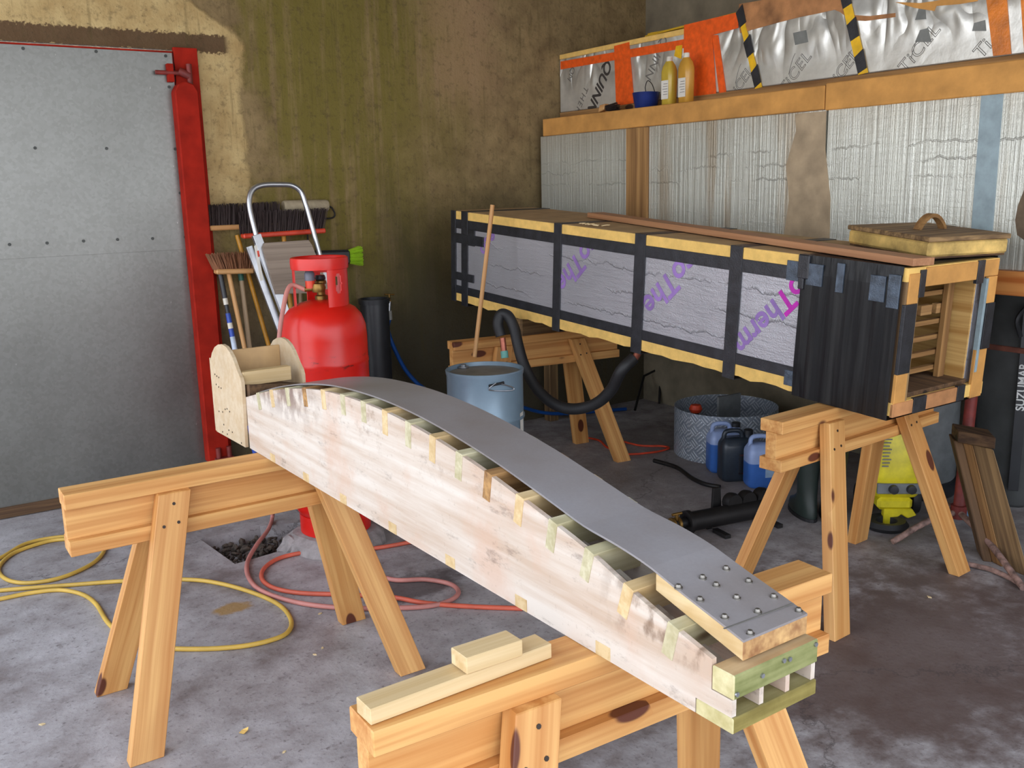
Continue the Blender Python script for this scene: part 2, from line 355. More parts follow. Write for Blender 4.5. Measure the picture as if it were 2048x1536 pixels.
def spline(pts, n=8):
    P = [Vector(p) for p in pts]; P = [P[0]*2-P[1]]+P+[P[-1]*2-P[-2]]; out = []
    for i in range(1, len(P)-2):
        a, b, c, d = P[i-1:i+3]
        for k in range(n):
            t = k/n; out.append(.5*((2*b)+(c-a)*t+(2*a-5*b+4*c-d)*t*t+(3*b-a-3*c+d)*t**3))
    out.append(P[-2]); return out
def add_tube(bm, pts, r, seg=8, cap=True):
    pts = [Vector(p) for p in pts]; rings = []; prev = None
    for i, p in enumerate(pts):
        t = (pts[min(i+1, len(pts)-1)]-pts[max(i-1, 0)]).normalized()
        if prev is None: u = t.cross(Vector((0, 0, 1))); u = u if u.length > .01 else t.cross(Vector((1, 0, 0)))
        else: u = prev-t*prev.dot(t)
        u.normalize(); prev = u; v = t.cross(u); rr = r[i] if isinstance(r, (list, tuple)) else r
        rings.append([bm.verts.new(p+(u*math.cos(2*math.pi*k/seg)+v*math.sin(2*math.pi*k/seg))*rr) for k in range(seg)])
    for A, B in zip(rings, rings[1:]):
        for k in range(seg): bm.faces.new((A[k], A[(k+1) % seg], B[(k+1) % seg], B[k]))
    if cap: bm.faces.new(rings[0][::-1]); bm.faces.new(rings[-1])
def tube(name, pts, r, mat, parent=None, seg=10, smooth=True, n=8, label=None, curve=True):
    pts = spline(pts, n) if curve and len(pts) > 2 else [Vector(p) for p in pts]
    bm = bmesh.new(); add_tube(bm, pts, r, seg); o = finish(name, bm, mat, parent, frame(pts[0], pts[-1]-pts[0]) if len(pts) == 2 else Matrix.Translation(pts[0]), smooth, label)
    autosmooth(o, 50); return o
def rod(name, p, q, r, mat, parent=None, seg=14, label=None): return tube(name, [p, q], r, mat, parent, seg, True, label=label)
def rrect(w, d, r, n=4):
    out = []
    for cx, cy, a in ((w/2-r, d/2-r, 0), (-w/2+r, d/2-r, 90), (-w/2+r, -d/2+r, 180), (w/2-r, -d/2+r, 270)):
        for k in range(n+1):
            t = math.radians(a+90*k/n); out.append((cx+r*math.cos(t), cy+r*math.sin(t)))
    return out
def loft(bm, secs, M=None, cap=True):
    M = M or Matrix(); rings = [[bm.verts.new(M @ Vector(p)) for p in s] for s in secs]; n = len(rings[0])
    for A, B in zip(rings, rings[1:]):
        for k in range(n): bm.faces.new((A[k], A[(k+1) % n], B[(k+1) % n], B[k]))
    if cap: bm.faces.new(rings[0][::-1]); bm.faces.new(rings[-1])
def text(name, s, size, mat, parent, origin, t, u, bold=0., outline=False, spacing=1.0, shear=0., align='CENTER'):
    cu = bpy.data.curves.new(name, 'FONT'); cu.body = s; cu.size = size; cu.align_x = align; cu.align_y = 'CENTER'; cu.offset = bold; cu.space_character = spacing; cu.shear = shear
    if outline: cu.fill_mode = 'NONE'; cu.bevel_depth = .0012; cu.bevel_resolution = 0
    else: cu.extrude = .0004
    cu.resolution_u = 4
    for m in (mat if isinstance(mat, list) else [mat]): cu.materials.append(m)
    if isinstance(mat, list):
        for i, f in enumerate(cu.body_format): f.material_index = min(i//2, 1)
    tmp = bpy.data.objects.new('tmp', cu); COL.objects.link(tmp); dg = bpy.context.evaluated_depsgraph_get(); dg.update()
    me = bpy.data.meshes.new_from_object(tmp.evaluated_get(dg)); bpy.data.objects.remove(tmp); bpy.data.curves.remove(cu)
    me.name = name
    if not me.materials:
        for m in (mat if isinstance(mat, list) else [mat]): me.materials.append(m)
    o = bpy.data.objects.new(name, me); COL.objects.link(o); t = Vector(t).normalized(); u = Vector(u); u = (u-t*u.dot(t)).normalized(); k = t.cross(u); c = Vector(origin)
    setp(o, parent, Matrix(((t[0], u[0], k[0], c[0]), (t[1], u[1], k[1], c[1]), (t[2], u[2], k[2], c[2]), (0, 0, 0, 1)))); return o
def dup(root, M, label=None, group=None):
    def cp(o, par):
        c = o.copy(); COL.objects.link(c)
        if par is not None: c.parent = par
        for ch in o.children: cp(ch, c)
        return c
    r = cp(root, None); r.matrix_basis = M; MW[r.name] = M
    if label: r['label'] = label
    if group: r['group'] = group
    return r
def sheet(name, pts, mat, thick, parent=None, nrm=(0, 0, 1), label=None):
    """flat outline (world points) given a thickness along nrm"""
    bm = bmesh.new(); n = Vector(nrm)*thick; A = [bm.verts.new(Vector(p)) for p in pts]; B = [bm.verts.new(Vector(p)+n) for p in pts]; k = len(A)
    bm.faces.new(A); bm.faces.new(B[::-1])
    for i in range(k): bm.faces.new((A[i], B[i], B[(i+1) % k], A[(i+1) % k]))
    return finish(name, bm, mat, parent, Matrix.Translation(Vector(pts[0])), label=label)
def struct(o): o['kind'] = 'structure'; return o

# ================================================================ SETTING
YB, XR, ZC = 5.27, 4.66, 3.1
PIT = [Z(400, 1078), Z(470, 1128), Z(628, 1082), Z(600, 1045), Z(520, 1052)]
def m_floor():
    g = G('stained_concrete_floor'); v = g.co(rnd=False); n1 = g.noise(v, 1.6, 6, .6); n2 = g.noise(v, 9, 6, .65); n3 = g.noise(v, 55, 4, .6)
    col = g.ramp(g.math('ADD', g.math('MULTIPLY', n1, .6), g.math('MULTIPLY', n2, .4)), (.38, lin(122, 112, 110)), (.5, lin(158, 152, 152)), (.62, lin(180, 175, 176)))
    n5 = g.noise(v, 24, 5, .7)
    col = g.mix(g.math('MULTIPLY', g.ss(n5, .56, .68), .45), col, lin(96, 86, 84)); col = g.mix(g.math('MULTIPLY', g.ss(n3, .57, .7), .6), col, lin(92, 84, 84))
    x, y, z = g.xyz(v)
    def blob(cx, cy, rx, ry, soft, amt, c, col):
        a = g.math('POWER', g.math('DIVIDE', g.math('SUBTRACT', x, cx), rx), 2.0); b = g.math('POWER', g.math('DIVIDE', g.math('SUBTRACT', y, cy), ry), 2.0)
        d = g.math('ADD', g.math('SQRT', g.math('ADD', a, b)), g.math('MULTIPLY', g.math('SUBTRACT', n2, .5), 1.7))
        d = g.math('ADD', d, g.math('MULTIPLY', g.math('SUBTRACT', n1, .5), 1.2))
        return g.mix(g.math('MULTIPLY', g.math('SUBTRACT', 1.0, g.ss(d, 1-soft, 1+soft)), amt), col, c)
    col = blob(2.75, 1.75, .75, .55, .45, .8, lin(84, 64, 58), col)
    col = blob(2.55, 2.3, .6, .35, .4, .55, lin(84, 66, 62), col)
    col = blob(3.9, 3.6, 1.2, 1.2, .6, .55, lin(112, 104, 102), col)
    col = blob(1.62, 3.25, .22, .12, .3, .75, lin(66, 56, 54), col)
    col = blob(1.5, 2.2, .5, .3, .5, .25, lin(100, 84, 76), col)
    col = blob(.97, 3.5, .07, .05, .25, .8, lin(160, 122, 54), col)
    vo = g.n('TexVoronoi', feature='DISTANCE_TO_EDGE'); g.put(vo.inputs['Vector'], g.n('Mapping', Vector=g.mix(.35, v, g.n('TexNoise', Vector=v, Scale=2.2, Detail=8.0, Roughness=.7).outputs['Color'])).outputs[0]); vo.inputs['Scale'].default_value = .6
    col = g.mix(g.math('MULTIPLY', g.math('SUBTRACT', 1.0, g.ss(vo.outputs['Distance'], .001, .0035)), .55), col, lin(70, 62, 62))
    g.bump(g.math('ADD', n3, g.math('MULTIPLY', n2, .8)), .35, .006)
    return g.out(col, .62)
def floor():
    bm = bmesh.new()
    outer = [(-3.2, -3.2, 0), (XR, -3.2, 0), (XR, YB, 0), (-3.2, YB, 0)]
    A = [bm.verts.new(p) for p in outer]; B = [bm.verts.new(p) for p in PIT]
    ed = [bm.edges.new((A[i], A[(i+1) % 4])) for i in range(4)]+[bm.edges.new((B[i], B[(i+1) % 5])) for i in range(5)]
    bmesh.ops.triangle_fill(bm, edges=ed, use_beauty=True)
    C_ = [bm.verts.new(p+Vector((0, 0, -.10))) for p in PIT]
    for i in range(5): bm.faces.new((B[i], B[(i+1) % 5], C_[(i+1) % 5], C_[i]))
    bm.faces.new(C_)
    o = finish('floor', bm, m_floor(), recalc=False)
    bm = bmesh.new(); bm.from_mesh(o.data); 
    for f in bm.faces:
        if f.normal.z < -.5: f.normal_flip()
    bm.to_mesh(o.data); bm.free(); struct(o)
floor()
def m_wall():
    g = G('mossy_concrete_wall'); v = g.co(rnd=False); x, y, z = g.xyz(v)
    n1 = g.noise(v, 1.5, 5, .6); n2 = g.noise(v, 7, 5, .6); n3 = g.noise(v, 60, 3, .6)
    st = g.noise(g.co((14, 14, .9), rnd=False), 1.0, 5, .65)
    base = g.ramp(n2, (.3, lin(112, 92, 60)), (.7, lin(148, 126, 86)))
    # green algae between the door patch and the middle, ragged
    e = g.math('MULTIPLY', g.math('SUBTRACT', n1, .5), 1.6)
    m = g.math('MULTIPLY', g.ss(g.math('ADD', x, e), 1.65, 1.95), g.math('SUBTRACT', 1.0, g.ss(g.math('ADD', x, e), 2.5, 3.5)))
    m = g.math('MULTIPLY', m, g.ss(st, .3, .55))
    col = g.mix(g.math('MULTIPLY', m, .85), base, lin(104, 94, 26))
    m2 = g.math('MULTIPLY', g.ss(g.math('ADD', x, e), 2.2, 2.7), g.math('SUBTRACT', 1.0, g.ss(g.math('ADD', z, e), 1.0, 2.0)))  # dark algae towards the lower right, deepened by shade put into the colour
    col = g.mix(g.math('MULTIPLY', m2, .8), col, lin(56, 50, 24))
    m2b = g.math('SUBTRACT', 1.0, g.ss(g.math('ADD', z, g.math('MULTIPLY', e, .5)), .5, 1.25))  # damp growth low on the wall, part of its darkness painted shade
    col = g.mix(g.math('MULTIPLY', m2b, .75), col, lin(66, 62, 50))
    pk = g.math('SUBTRACT', 1.0, g.ss(g.math('ADD', g.math('ABSOLUTE', g.math('SUBTRACT', x, 3.15)), g.math('MULTIPLY', n2, .3)), .2, .55))
    col = g.mix(g.math('MULTIPLY', g.math('MULTIPLY', pk, g.ss(z, 1.9, 2.3)), .55), col, lin(164, 132, 100))
    # cream lime render over and beside the door
    edge = g.math('ADD', g.math('ADD', x, g.math('MULTIPLY', g.math('SUBTRACT', n2, .5), .16)), g.math('MULTIPLY', g.ss(z, 2.38, 2.62), .28))
    cr = g.math('MULTIPLY', g.math('SUBTRACT', 1.0, g.ss(edge, 1.74, 1.79)), g.ss(g.math('ADD', z, g.math('MULTIPLY', n2, .4)), 1.4, 1.9))
    cream = g.ramp(n2, (.3, lin(170, 142, 92)), (.7, lin(202, 178, 126)))
    col = g.mix(cr, col, cream)
    # dark soot band left by the old lintel
    bn = g.math('MULTIPLY', g.math('SUBTRACT', 1.0, g.ss(x, 1.68, 1.72)), g.math('SUBTRACT', 1.0, g.ss(g.math('ABSOLUTE', g.math('SUBTRACT', g.math('ADD', z, g.math('MULTIPLY', g.math('SUBTRACT', n3, .5), .06)), 2.365)), .04, .052)))
    col = g.mix(g.math('MULTIPLY', bn, .9), col, lin(72, 46, 26))
    n6 = g.noise(v, 22, 6, .75); col = g.mix(g.math('MULTIPLY', g.ss(n6, .5, .66), .4), col, lin(66, 54, 30)); col = g.mix(g.math('MULTIPLY', g.ss(g.noise(g.co((40, 40, 2.2), rnd=False), 1.0, 4, .7), .54, .7), .35), col, lin(74, 64, 26))
    pits = g.ss(n3, .64, .74); col = g.mix(g.math('MULTIPLY', pits, .5), col, lin(60, 48, 30))
    g.bump(g.math('ADD', g.math('MULTIPLY', n3, .5), g.math('ADD', n2, g.math('MULTIPLY', cr, 1.2))), .5, .012)
    return g.out(col, .85)
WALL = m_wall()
# back wall with the door opening (x -0.9 .. 1.40, up to 2.32)
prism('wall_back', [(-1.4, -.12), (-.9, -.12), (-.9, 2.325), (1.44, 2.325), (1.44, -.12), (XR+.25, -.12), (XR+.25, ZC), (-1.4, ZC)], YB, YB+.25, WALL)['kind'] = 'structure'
SIDE = plain('grey_block_wall', lin(132, 122, 102), .9, 0, .18, 5, .4)
box('wall_right', (XR, XR+.25, -3.2, YB, -.12, ZC), SIDE, bev=0)['kind'] = 'structure'
box('ceiling', (-.9, XR+.25, -.6, YB+.25, ZC, ZC+.15), plain('dusty_ceiling_boards', lin(132, 122, 104), .9), bev=0)['kind'] = 'structure'
# metal door
def m_door():
    g = G('galvanised_sheet'); v = g.co(rnd=False); vo = g.n('TexVoronoi'); g.put(vo.inputs['Vector'], v); vo.inputs['Scale'].default_value = 70
    n = g.noise(v, 2.0, 5, .6); sc_ = g.noise(g.co((30, 1, 8), rnd=False), 1.0, 4)
    s = g.xyz(vo.outputs['Color'])[0]
    col = g.mix(.5, g.ramp(n, (.3, lin(110, 111, 105)), (.7, lin(134, 135, 129))), g.ramp(s, (0, lin(118, 119, 117)), (1, lin(134, 135, 134))))
    x, y, z = g.xyz(v)
    ring = g.math('SUBTRACT', 1.0, g.ss(g.math('SQRT', g.math('ADD', g.math('POWER', g.math('SUBTRACT', x, 1.25), 2.0), g.math('POWER', g.math('SUBTRACT', z, 2.2), 2.0))), .02, .14))
    col = g.mix(g.math('MULTIPLY', ring, .35), col, lin(190, 160, 90))
    red_refl = g.math('MULTIPLY', g.ss(g.math('ADD', x, g.math('MULTIPLY', n, .3)), 1.36, 1.58), g.math('MULTIPLY', g.ss(z, .15, .35), g.math('SUBTRACT', 1.0, g.ss(z, .75, 1.2))))  # red reflection of the gas bottle, painted into the sheet colour
    col = g.mix(g.math('MULTIPLY', red_refl, .45), col, lin(170, 60, 70))
    scr = g.ss(g.noise(g.co((40, 1, 16), rnd=False, rot=(0, .6, 0)), 1.0, 2), .72, .76)
    col = g.mix(g.math('MULTIPLY', scr, .35), col, lin(206, 206, 200))
    return g.out(col, g.ramp(n, (.3, .34), (.7, .46)), .8)
GALV = m_door()
door = struct(thing('door_1', None, None, (.25, YB-.02, 0)))
box('leaf_frame', (-.88, 1.405, YB-.02, YB+.04, .03, 2.315), REDPOST, door)
box('lower_sheet', (-.885, 1.401, YB-.026, YB-.02, .05, 1.345), GALV, door, bev=.0005)
box('upper_sheet', (-.885, 1.399, YB-.030, YB-.026, 1.30, 2.305), GALV, door, bev=.0005)
box('bottom_board', (-.9, 1.40, YB-.04, YB+.02, .005, .06), DARKW, door)
for q in [(46, 97), (192, 103), (331, 112), (338, 174), (350, 298), (213, 297), (70, 296), (19, 489), (94, 486), (167, 482), (235, 479), (305, 477), (370, 474), (360, 386), (379, 555), (21, 1016), (396, 712), (406, 800), (388, 640)]:
    p = Y(*q, YB-.028); tube('bolt', [p+Vector((0, .004, 0)), p+Vector((0, -.006, 0))], .008, SHBOLT, door, 8)
hp = Y(340, 146, YB-.05)
bar('hinge_plate', hp+Vector((0, 0, -.045)), hp+Vector((0, 0, .045)), .03, .035, REDPOST, door, (0, 1, 0))
rod('hinge_bolt', hp+Vector((-.075, -.01, 0)), hp+Vector((.09, -.01, 0)), .011, REDRUST, door)
box('weather_gap', (1.392, 1.412, YB-.012, YB+.02, .03, 2.31), BLACKP, door, bev=0)
post = struct(thing('trim_1', None, None, (1.49, YB-.06, 0)))
px0, px1 = Y(371, 412, YB-.105).x, Y(417, 412, YB-.105).x
prism('post', [(px0, .12), (px1, .12), (px1, 2.11), (px1-.02, 2.145), ((px0+px1)/2, 2.16), (px0+.02, 2.145), (px0, 2.11)], YB-.105, YB-.025, REDPOST, post, bev=.006)
box('post_plate', (1.409, 1.53, YB-.03, YB-.001, .1, 2.335), REDPOST, post)
rod('hinge_pin', (1.47, YB-.065, 2.14), (1.47, YB-.065, 2.25), .014, REDRUST, post)
rod('hinge_arm', (1.47, YB-.065, 2.19), (1.42, YB-.055, 2.215), .02, REDRUST, post)
bq = Vector((1.49, YB-.11, .0))
bar('hinge_foot', bq+Vector((-.08, 0, .135)), bq+Vector((.02, 0, .135)), .06, .025, REDRUST, post)
for dx in (-.06, .0): rod('hinge_lug', bq+Vector((dx, -.01, .14)), bq+Vector((dx, -.01, .205)), .014, REDRUST, post)

# ================================================================ SAWHORSES
HT, LB, XA, SX, SY, WB, TB = .766, 1.069, .236, .27, .263, .095, .045
def sawhorse(label):
    r = thing('sawhorse', label, 'sawhorse', Matrix(), 'pine sawhorses')
    z1, z2, z3 = HT-TB, HT-TB-WB, HT-2*TB-WB
    box('top_rail', (-LB/2, LB/2, -WB/2, WB/2, z1, HT), PINE, r, bev=.002)
    box('web_rail', (-LB/2, LB/2, -TB/2, TB/2, z2, z1), PINE, r, bev=.001)
    box('bottom_rail', (-LB/2, LB/2, -WB/2, WB/2, z3, z2), PINE, r, bev=.002)
    for sx in (-1, 1):
        for sy in (-1, 1):
            def pt(h, side, out):
                d = z1-h
                return Vector((sx*(XA+SX*d)+side*WB/2, sy*(TB/2+SY*d+(TB if out else 0)), h))
            v = [pt(0, -1, 0), pt(0, 1, 0), pt(0, 1, 1), pt(0, -1, 1), pt(z1, -1, 0), pt(z1, 1, 0), pt(z1, 1, 1), pt(z1, -1, 1)]
            lg = solid('leg', v, PINE, r, v[4]-v[0], .002)
            for dx, h in ((0, .69), (-.022, .63), (.02, .635)):
                c = pt(h, 0, 1); c.x += dx; nrm = Vector((0, sy, SY)).normalized()
                tube('screw', [c-nrm*.003, c+nrm*.0012], .005, DARKSTEEL, lg, 8)
    return r
SH = [(.879, 2.884, .275), (1.077, 1.272, -1.39), (3.071, 2.236, 4.25), (3.073, 4.394, -6.6)]
def SM(i): x, y, a = SH[i]; return Matrix.Translation((x, y, 0)) @ Matrix.Rotation(math.radians(a), 4, 'Z')
horse = sawhorse('pine sawhorse under the far end of the curved former, in front of the metal door')
dup(horse, SM(1), 'nearest pine sawhorse, carrying loose wood offcuts and the near end of the curved former')
dup(horse, SM(2), 'pine sawhorse under the black-wrapped open end of the foil steam box')
dup(horse, SM(3), 'pine sawhorse behind the blue-grey drum under the far end of the steam box')
horse.matrix_basis = SM(0); MW[horse.name] = SM(0)

# ================================================================ CURVED FORMER
FO = Vector((.987, .912, .767)); FE = Vector((-.0247, .9997, 0)); FW_ = Vector((.9997, .0247, 0))
FM = Matrix(((FW_.x, FE.x, 0, FO.x), (FW_.y, FE.y, 0, FO.y), (0, 0, 1, FO.z), (0, 0, 0, 1)))
HU = [(0, .095), (.067, .112), (.134, .128), (.242, .158), (.334, .187), (.45, .214), (.563, .237), (.668, .257), (.793, .276), (.898, .289), (1.025, .300), (1.178, .306), (1.291, .305), (1.48, .294), (1.62, .276), (1.86, .230), (2.085, .172)]
_hu = np.array(HU)
def hgt(u):
    # smooth interpolation
    i = np.searchsorted(_hu[:, 0], u)-1; i = int(np.clip(i, 0, len(HU)-2)); g = np.gradient(_hu[:, 1], _hu[:, 0])
    x0, x1 = _hu[i, 0], _hu[i+1, 0]; h = x1-x0; t = (u-x0)/h
    return float((2*t**3-3*t**2+1)*_hu[i, 1]+(t**3-2*t**2+t)*h*g[i]+(-2*t**3+3*t**2)*_hu[i+1, 1]+(t**3-t**2)*h*g[i+1])
fm = thing('laminating_former', 'long whitish plywood curved bending former with grey deck resting on two sawhorses', 'bending former', FM)
FWID = .197; UL = 2.085
us = [i*UL/60 for i in range(61)]
def rib(v0, v1, mat, label=None, drop=0):
    poly = [(0, .026), (0, .055)] + [(.042, .055), (.042, hgt(.042)-drop)] + [(u, hgt(u)-drop) for u in us if u > .06] + [(UL, 0)] + [(.075, 0), (.075, .026)]
    return prism('side_rib', poly, v0, v1, mat, fm, FM, 'yz', label=label)
for v0 in (0, .062, .124, FWID-.010): rib(v0, v0+.010, PLY, None, 0 if v0 in (0, FWID-.010) else .05)
# cross battens notched into the curve, and along the bottom edge
def batten(u, zt, hgt_, w, sl, mat):
    du = math.cos(sl)*w/2; dz = math.sin(sl)*w/2; nx, nz = -math.sin(sl), math.cos(sl)
    p = [(u-du, zt-dz), (u+du, zt+dz), (u+du-nx*hgt_, zt+dz-nz*hgt_), (u-du-nx*hgt_, zt-dz-nz*hgt_)]
    v8 = [FM @ Vector((v, a, b)) for v in (-.0015, FWID+.0015) for a, b in p]
    return solid('cross_batten', [v8[i] for i in (0, 1, 2, 3, 4, 5, 6, 7)], mat, fm, FW_, .0008)
bu = [.125, .232, .335, .44, .545, .655, .765, .875, .985, 1.10, 1.215, 1.335, 1.46, 1.59, 1.72, 1.85, 1.97]
tones = [PALE, GREENW, SPLIT, PALE, PALE, GREENW]
for i, u in enumerate(bu):
    sl = math.atan((hgt(u+.02)-hgt(u-.02))/.04)
    batten(u, hgt(u)+.004, .062 if u < 1.2 else .055, .026, sl, [GREENW, PALE, GREENW, GREENW, PALE, SPLIT, GREENW, PALE][i % 8])
for u in (.30, .55, .82, 1.09, 1.37, 1.62, 1.88):
    v8 = [FM @ Vector((v, a, b)) for v in (-.0012, FWID+.0012) for a, b in ((u-.02, .0), (u+.02, .0), (u+.02, .026), (u-.02, .026))]
    solid('cross_batten', v8, PALE, fm, FW_, .0008)
box('end_board', (-.001, FWID+.001, -.004, .041, .056, .097), ENDB, fm, FM, 'x', .002, 'green-tinged end board')
box('bottom_board', (-.001, FWID+.001, -.004, .074, -.001, .0255), ENDC, fm, FM, 'x', .002)
for v, z in ((.005, .066), (.062, .078), (.112, .087), (.126, .085), (.19, .09)):
    c = FM @ Vector((v, -.004, z)); tube('screw', [c, c-FE*.003], .004, STEEL, fm, 8)
# grey deck sheet lying along the curve, and the thick clamping plank at its near end
def deckz(u): 
    t = min(1, max(0, (.42-u)/.22)); t = t*t*(3-2*t)
    return (hgt(max(0, u)) + .006)*(1-t) + (hgt(max(0, u))+.036)*t
bm = bmesh.new(); secs = []
for i in range(81):
    u = .012+2.048*i/80; z = deckz(u); secs.append([(.036, u, z), (.188, u, z), (.188, u, z+.004), (.036, u, z+.004)])
loft(bm, [[FM @ Vector(p) for p in s] for s in secs]); finish('deck_sheet', bm, DECK, fm, FM)
def hl(u): return hgt(0)+(hgt(.2)-hgt(0))*u/.2
v8 = [FM @ Vector(p) for p in ((.036, .012, hl(.012)+.005), (.188, .012, hl(.012)+.005), (.188, .205, hl(.205)+.005), (.036, .205, hl(.205)+.005), (.036, .012, deckz(.012)), (.188, .012, deckz(.012)), (.188, .205, deckz(.205)), (.036, .205, deckz(.205)))]
solid('clamp_plank', v8, CLAMPW, fm, FE, .001)
def deckpt(px, py):
    z = .9+.0
    for _ in range(12):
        p = Z(px, py, z); l = FM.inverted() @ p; z = FO.z+deckz(l.y)+.004
    return Z(px, py, z)
for q in [(1452, 1138), (1405, 1156), (1497, 1163), (1357, 1175), (1432, 1171), (1400, 1200), (1473, 1196), (1547, 1194), (1449, 1235), (1515, 1224), (1597, 1222), (1500, 1267)]:
    p = deckpt(*q); b = lathe('bolt', [(0, -.002), (.0085, -.002), (.0085, .001), (.006, .001), (.006, .003), (.0045, .0065), (0, .008)], BOLT, fm, Matrix.Translation(p) @ Matrix.Diagonal((.85, .85, .9, 1)), 12)
l0 = FM.inverted() @ deckpt(1462, 1252); l1 = FM.inverted() @ deckpt(1580, 1200)
bar('scribed_line', FM @ Vector((.028, l0.y, deckz(l0.y)+.0042)), FM @ Vector((.186, l0.y-.006, deckz(l0.y)+.0042)), .0035, .0006, INKG, fm, bev=0)
# cradle at the far end: two shaped cheeks, back board and clamp bar
CH_ = [(2.095, .002), (2.388, -.002), (2.386, .255), (2.365, .283), (2.33, .308), (2.29, .322), (2.25, .328), (2.21, .325), (2.175, .312), (2.15, .296), (2.13, .275), (2.115, .258), (2.09, .238), (2.082, .222), (2.082, .2)]
prism('cheek_board', CH_, -.0115, -.0005, PLYP, fm, FM, 'yz')
prism('cheek_board', CH_, FWID+.0005, FWID+.0115, PLYP, fm, FM, 'yz')
for (u, z) in [(2.35, .21), (2.33, .207), (2.31, .205), (2.345, .175), (2.32, .17), (2.295, .17), (2.34, .08), (2.30, .085), (2.27, .1), (2.25, .105), (2.225, .1), (2.30, .04), (2.25, .03), (2.215, .03), (2.32, .01), (2.27, .012), (2.13, .01)]:
    c = FM @ Vector((-.0115, u, z)); tube('screw', [c, c-FW_*.0012], .003, DARKSTEEL, fm, 6)
box('back_board', (-.012, FWID+.012, 2.388, 2.398, .0, .262), PLYP, fm, FM, 'x', .001)
box('inner_board', (0, FWID, 2.27, 2.282, .14, .30), MDF, fm, FM, 'x', .001)
box('clamp_bar', (.001, FWID-.03, 2.10, 2.135, .205, .252), PALE, fm, FM, 'x', .002)
v8 = [FM @ Vector((v, u, z)) for u, z in ((2.06, .176), (2.27, .15)) for v, dz in ((.005, 0), (.19, 0), (.19, .02), (.005, .02)) for z in (z+dz,)]
solid('packing_wedge', v8, DARKW, fm, FE, .001)
# offcuts on the nearest sawhorse
b0, b1, b2, b3 = Z(742, 1452, .767), Z(1104, 1316, .767), Z(709, 1397, .797), Z(1066, 1275, .797)
bw = (b2-Z(738, 1424, .797)); bw.z = 0
def stick(name, p, q, wv, h, mat, label, cat):
    z = Vector((0, 0, h)); v8 = [p, q, q+wv, p+wv, p+z, q+z, q+wv+z, p+wv+z]
    o = solid(name, v8, mat, None, q-p, .0015); return props(o, label, cat)
stick('wood_batten', b0, b1, bw*.98, .028, PALE, 'long pale planed batten lying along the top of the nearest sawhorse', 'batten')
c0, c1 = Z(934, 1350, .797), Z(1046, 1312, .797)
stick('wood_offcut', c0, c1, Vector((bw.x, bw.y, 0))*.98, .03, PALE, 'short pale wood offcut resting on top of the long batten', 'wood offcut')

# ================================================================ STEAM BOX (local axes: X across, Y along to the back wall, Z up)
SN = Vector((2.878, 1.957, .7665)); _y, _p = -.022, .058
SB_ = Vector((math.sin(_y)*math.cos(_p), math.cos(_y)*math.cos(_p), math.sin(_p)))
SC_ = Vector((-math.sin(_y)*math.sin(_p), -math.cos(_y)*math.sin(_p), math.cos(_p))); SA_ = SB_.cross(SC_)
SMX = Matrix(((SA_.x, SB_.x, SC_.x, SN.x), (SA_.y, SB_.y, SC_.y, SN.y), (SA_.z, SB_.z, SC_.z, SN.z), (0, 0, 0, 1)))
SW, SL, SH_ = .58, 2.938, .525
sb = thing('steam_box', 'long foil-faced insulated steam box with black tape bands and open slatted end on sawhorses', 'steam box', SMX)
def sbox(n, b, m, axis='y', bev=.001, label=None): return box(n, b, m, sb, SMX, axis, bev, label)
def ragged(name, y0, y1, z0, z1, x0, x1, mat, amp, seed, low=True):
    """board whose long edge is ragged (torn foam)"""
    rnd = random.Random(seed); n = 46; bot = []; top = []
    for i in range(n+1):
        y = y0+(y1-y0)*i/n; k = rnd.random()**2*amp
        bot.append((y, z0-(k if low else 0))); top.append((y, z1+(0 if low else k)))
    return prism(name, bot+top[::-1], x0, x1, mat, sb, SMX, 'yz')
ragged('bottom_board', .0, SL, .006, .052, .0, SW, FOAM, .012, 3)
sbox('top_board', (.0, SW, .0, SL, .478, SH_), FOAM)
sbox('board_facing', (.004, SW-.004, .42, SL-.01, SH_-.0005, SH_+.0015), plain('dusty_kraft_facing', lin(176, 146, 104), .85, 0, .12, 9))
sbox('side_panel', (.002, .06, .40, SL, .05, .480), FOIL); sbox('side_panel', (SW-.085, SW-.002, .03, SL, .05, .480), FOIL)
sbox('end_panel', (.02, SW-.02, SL-.05, SL-.002, .05, .48), FOIL, 'x')
# inner rim at the open end
sbox('jamb', (.004, .082, .0, .40, .05, .478), OLDW, 'z'); sbox('inner_liner', (SW-.094, SW-.085, .03, 1.6, .062, .470), OLDLINER, 'y')
sbox('floor_board', (.085, SW-.088, .02, 1.6, .052, .07), DARKW); sbox('head_board', (.085, SW-.088, .0, 1.6, .455, .478), OLDW)
# foam pieces of the rim seen on the open face
for n, b, m in (('rim_block', (.012, .072, -.004, .01, .40, .505), FOAMO), ('rim_block', (.0, .066, -.004, .01, .05, .155), FOAMO), ('rim_block', (.105, .43, -.004, .01, .455, .522), FOAMO), ('rim_block', (.475, .575, -.004, .01, .462, .522), FOAMO),
                ('rim_block', (.515, .575, -.004, .01, .36, .46), FOAMO), ('rim_block', (.495, .57, -.004, .01, -.002, .185), FOAMO), ('rim_block', (.20, .40, -.004, .01, .0, .055), FOAMB), ('rim_block', (.0, .12, -.004, .01, .0, .05), FOAMB)):
    sbox(n, b, m, 'z', .002)
for b in ((.0, .07, -.006, .008, .155, .40), (.072, .105, -.006, .008, .42, .515), (.43, .475, -.006, .008, .44, .525), (.522, .58, -.006, .008, .185, .36), (.12, .20, -.006, .008, -.002, .055), (.40, .45, -.006, .008, .0, .06)):
    sbox('tape_strip', b, TAPEK, 'z', .001)
sbox('edge_strip', (.497, .512, -.007, .012, .10, .455), TAPEG, 'z', .001)
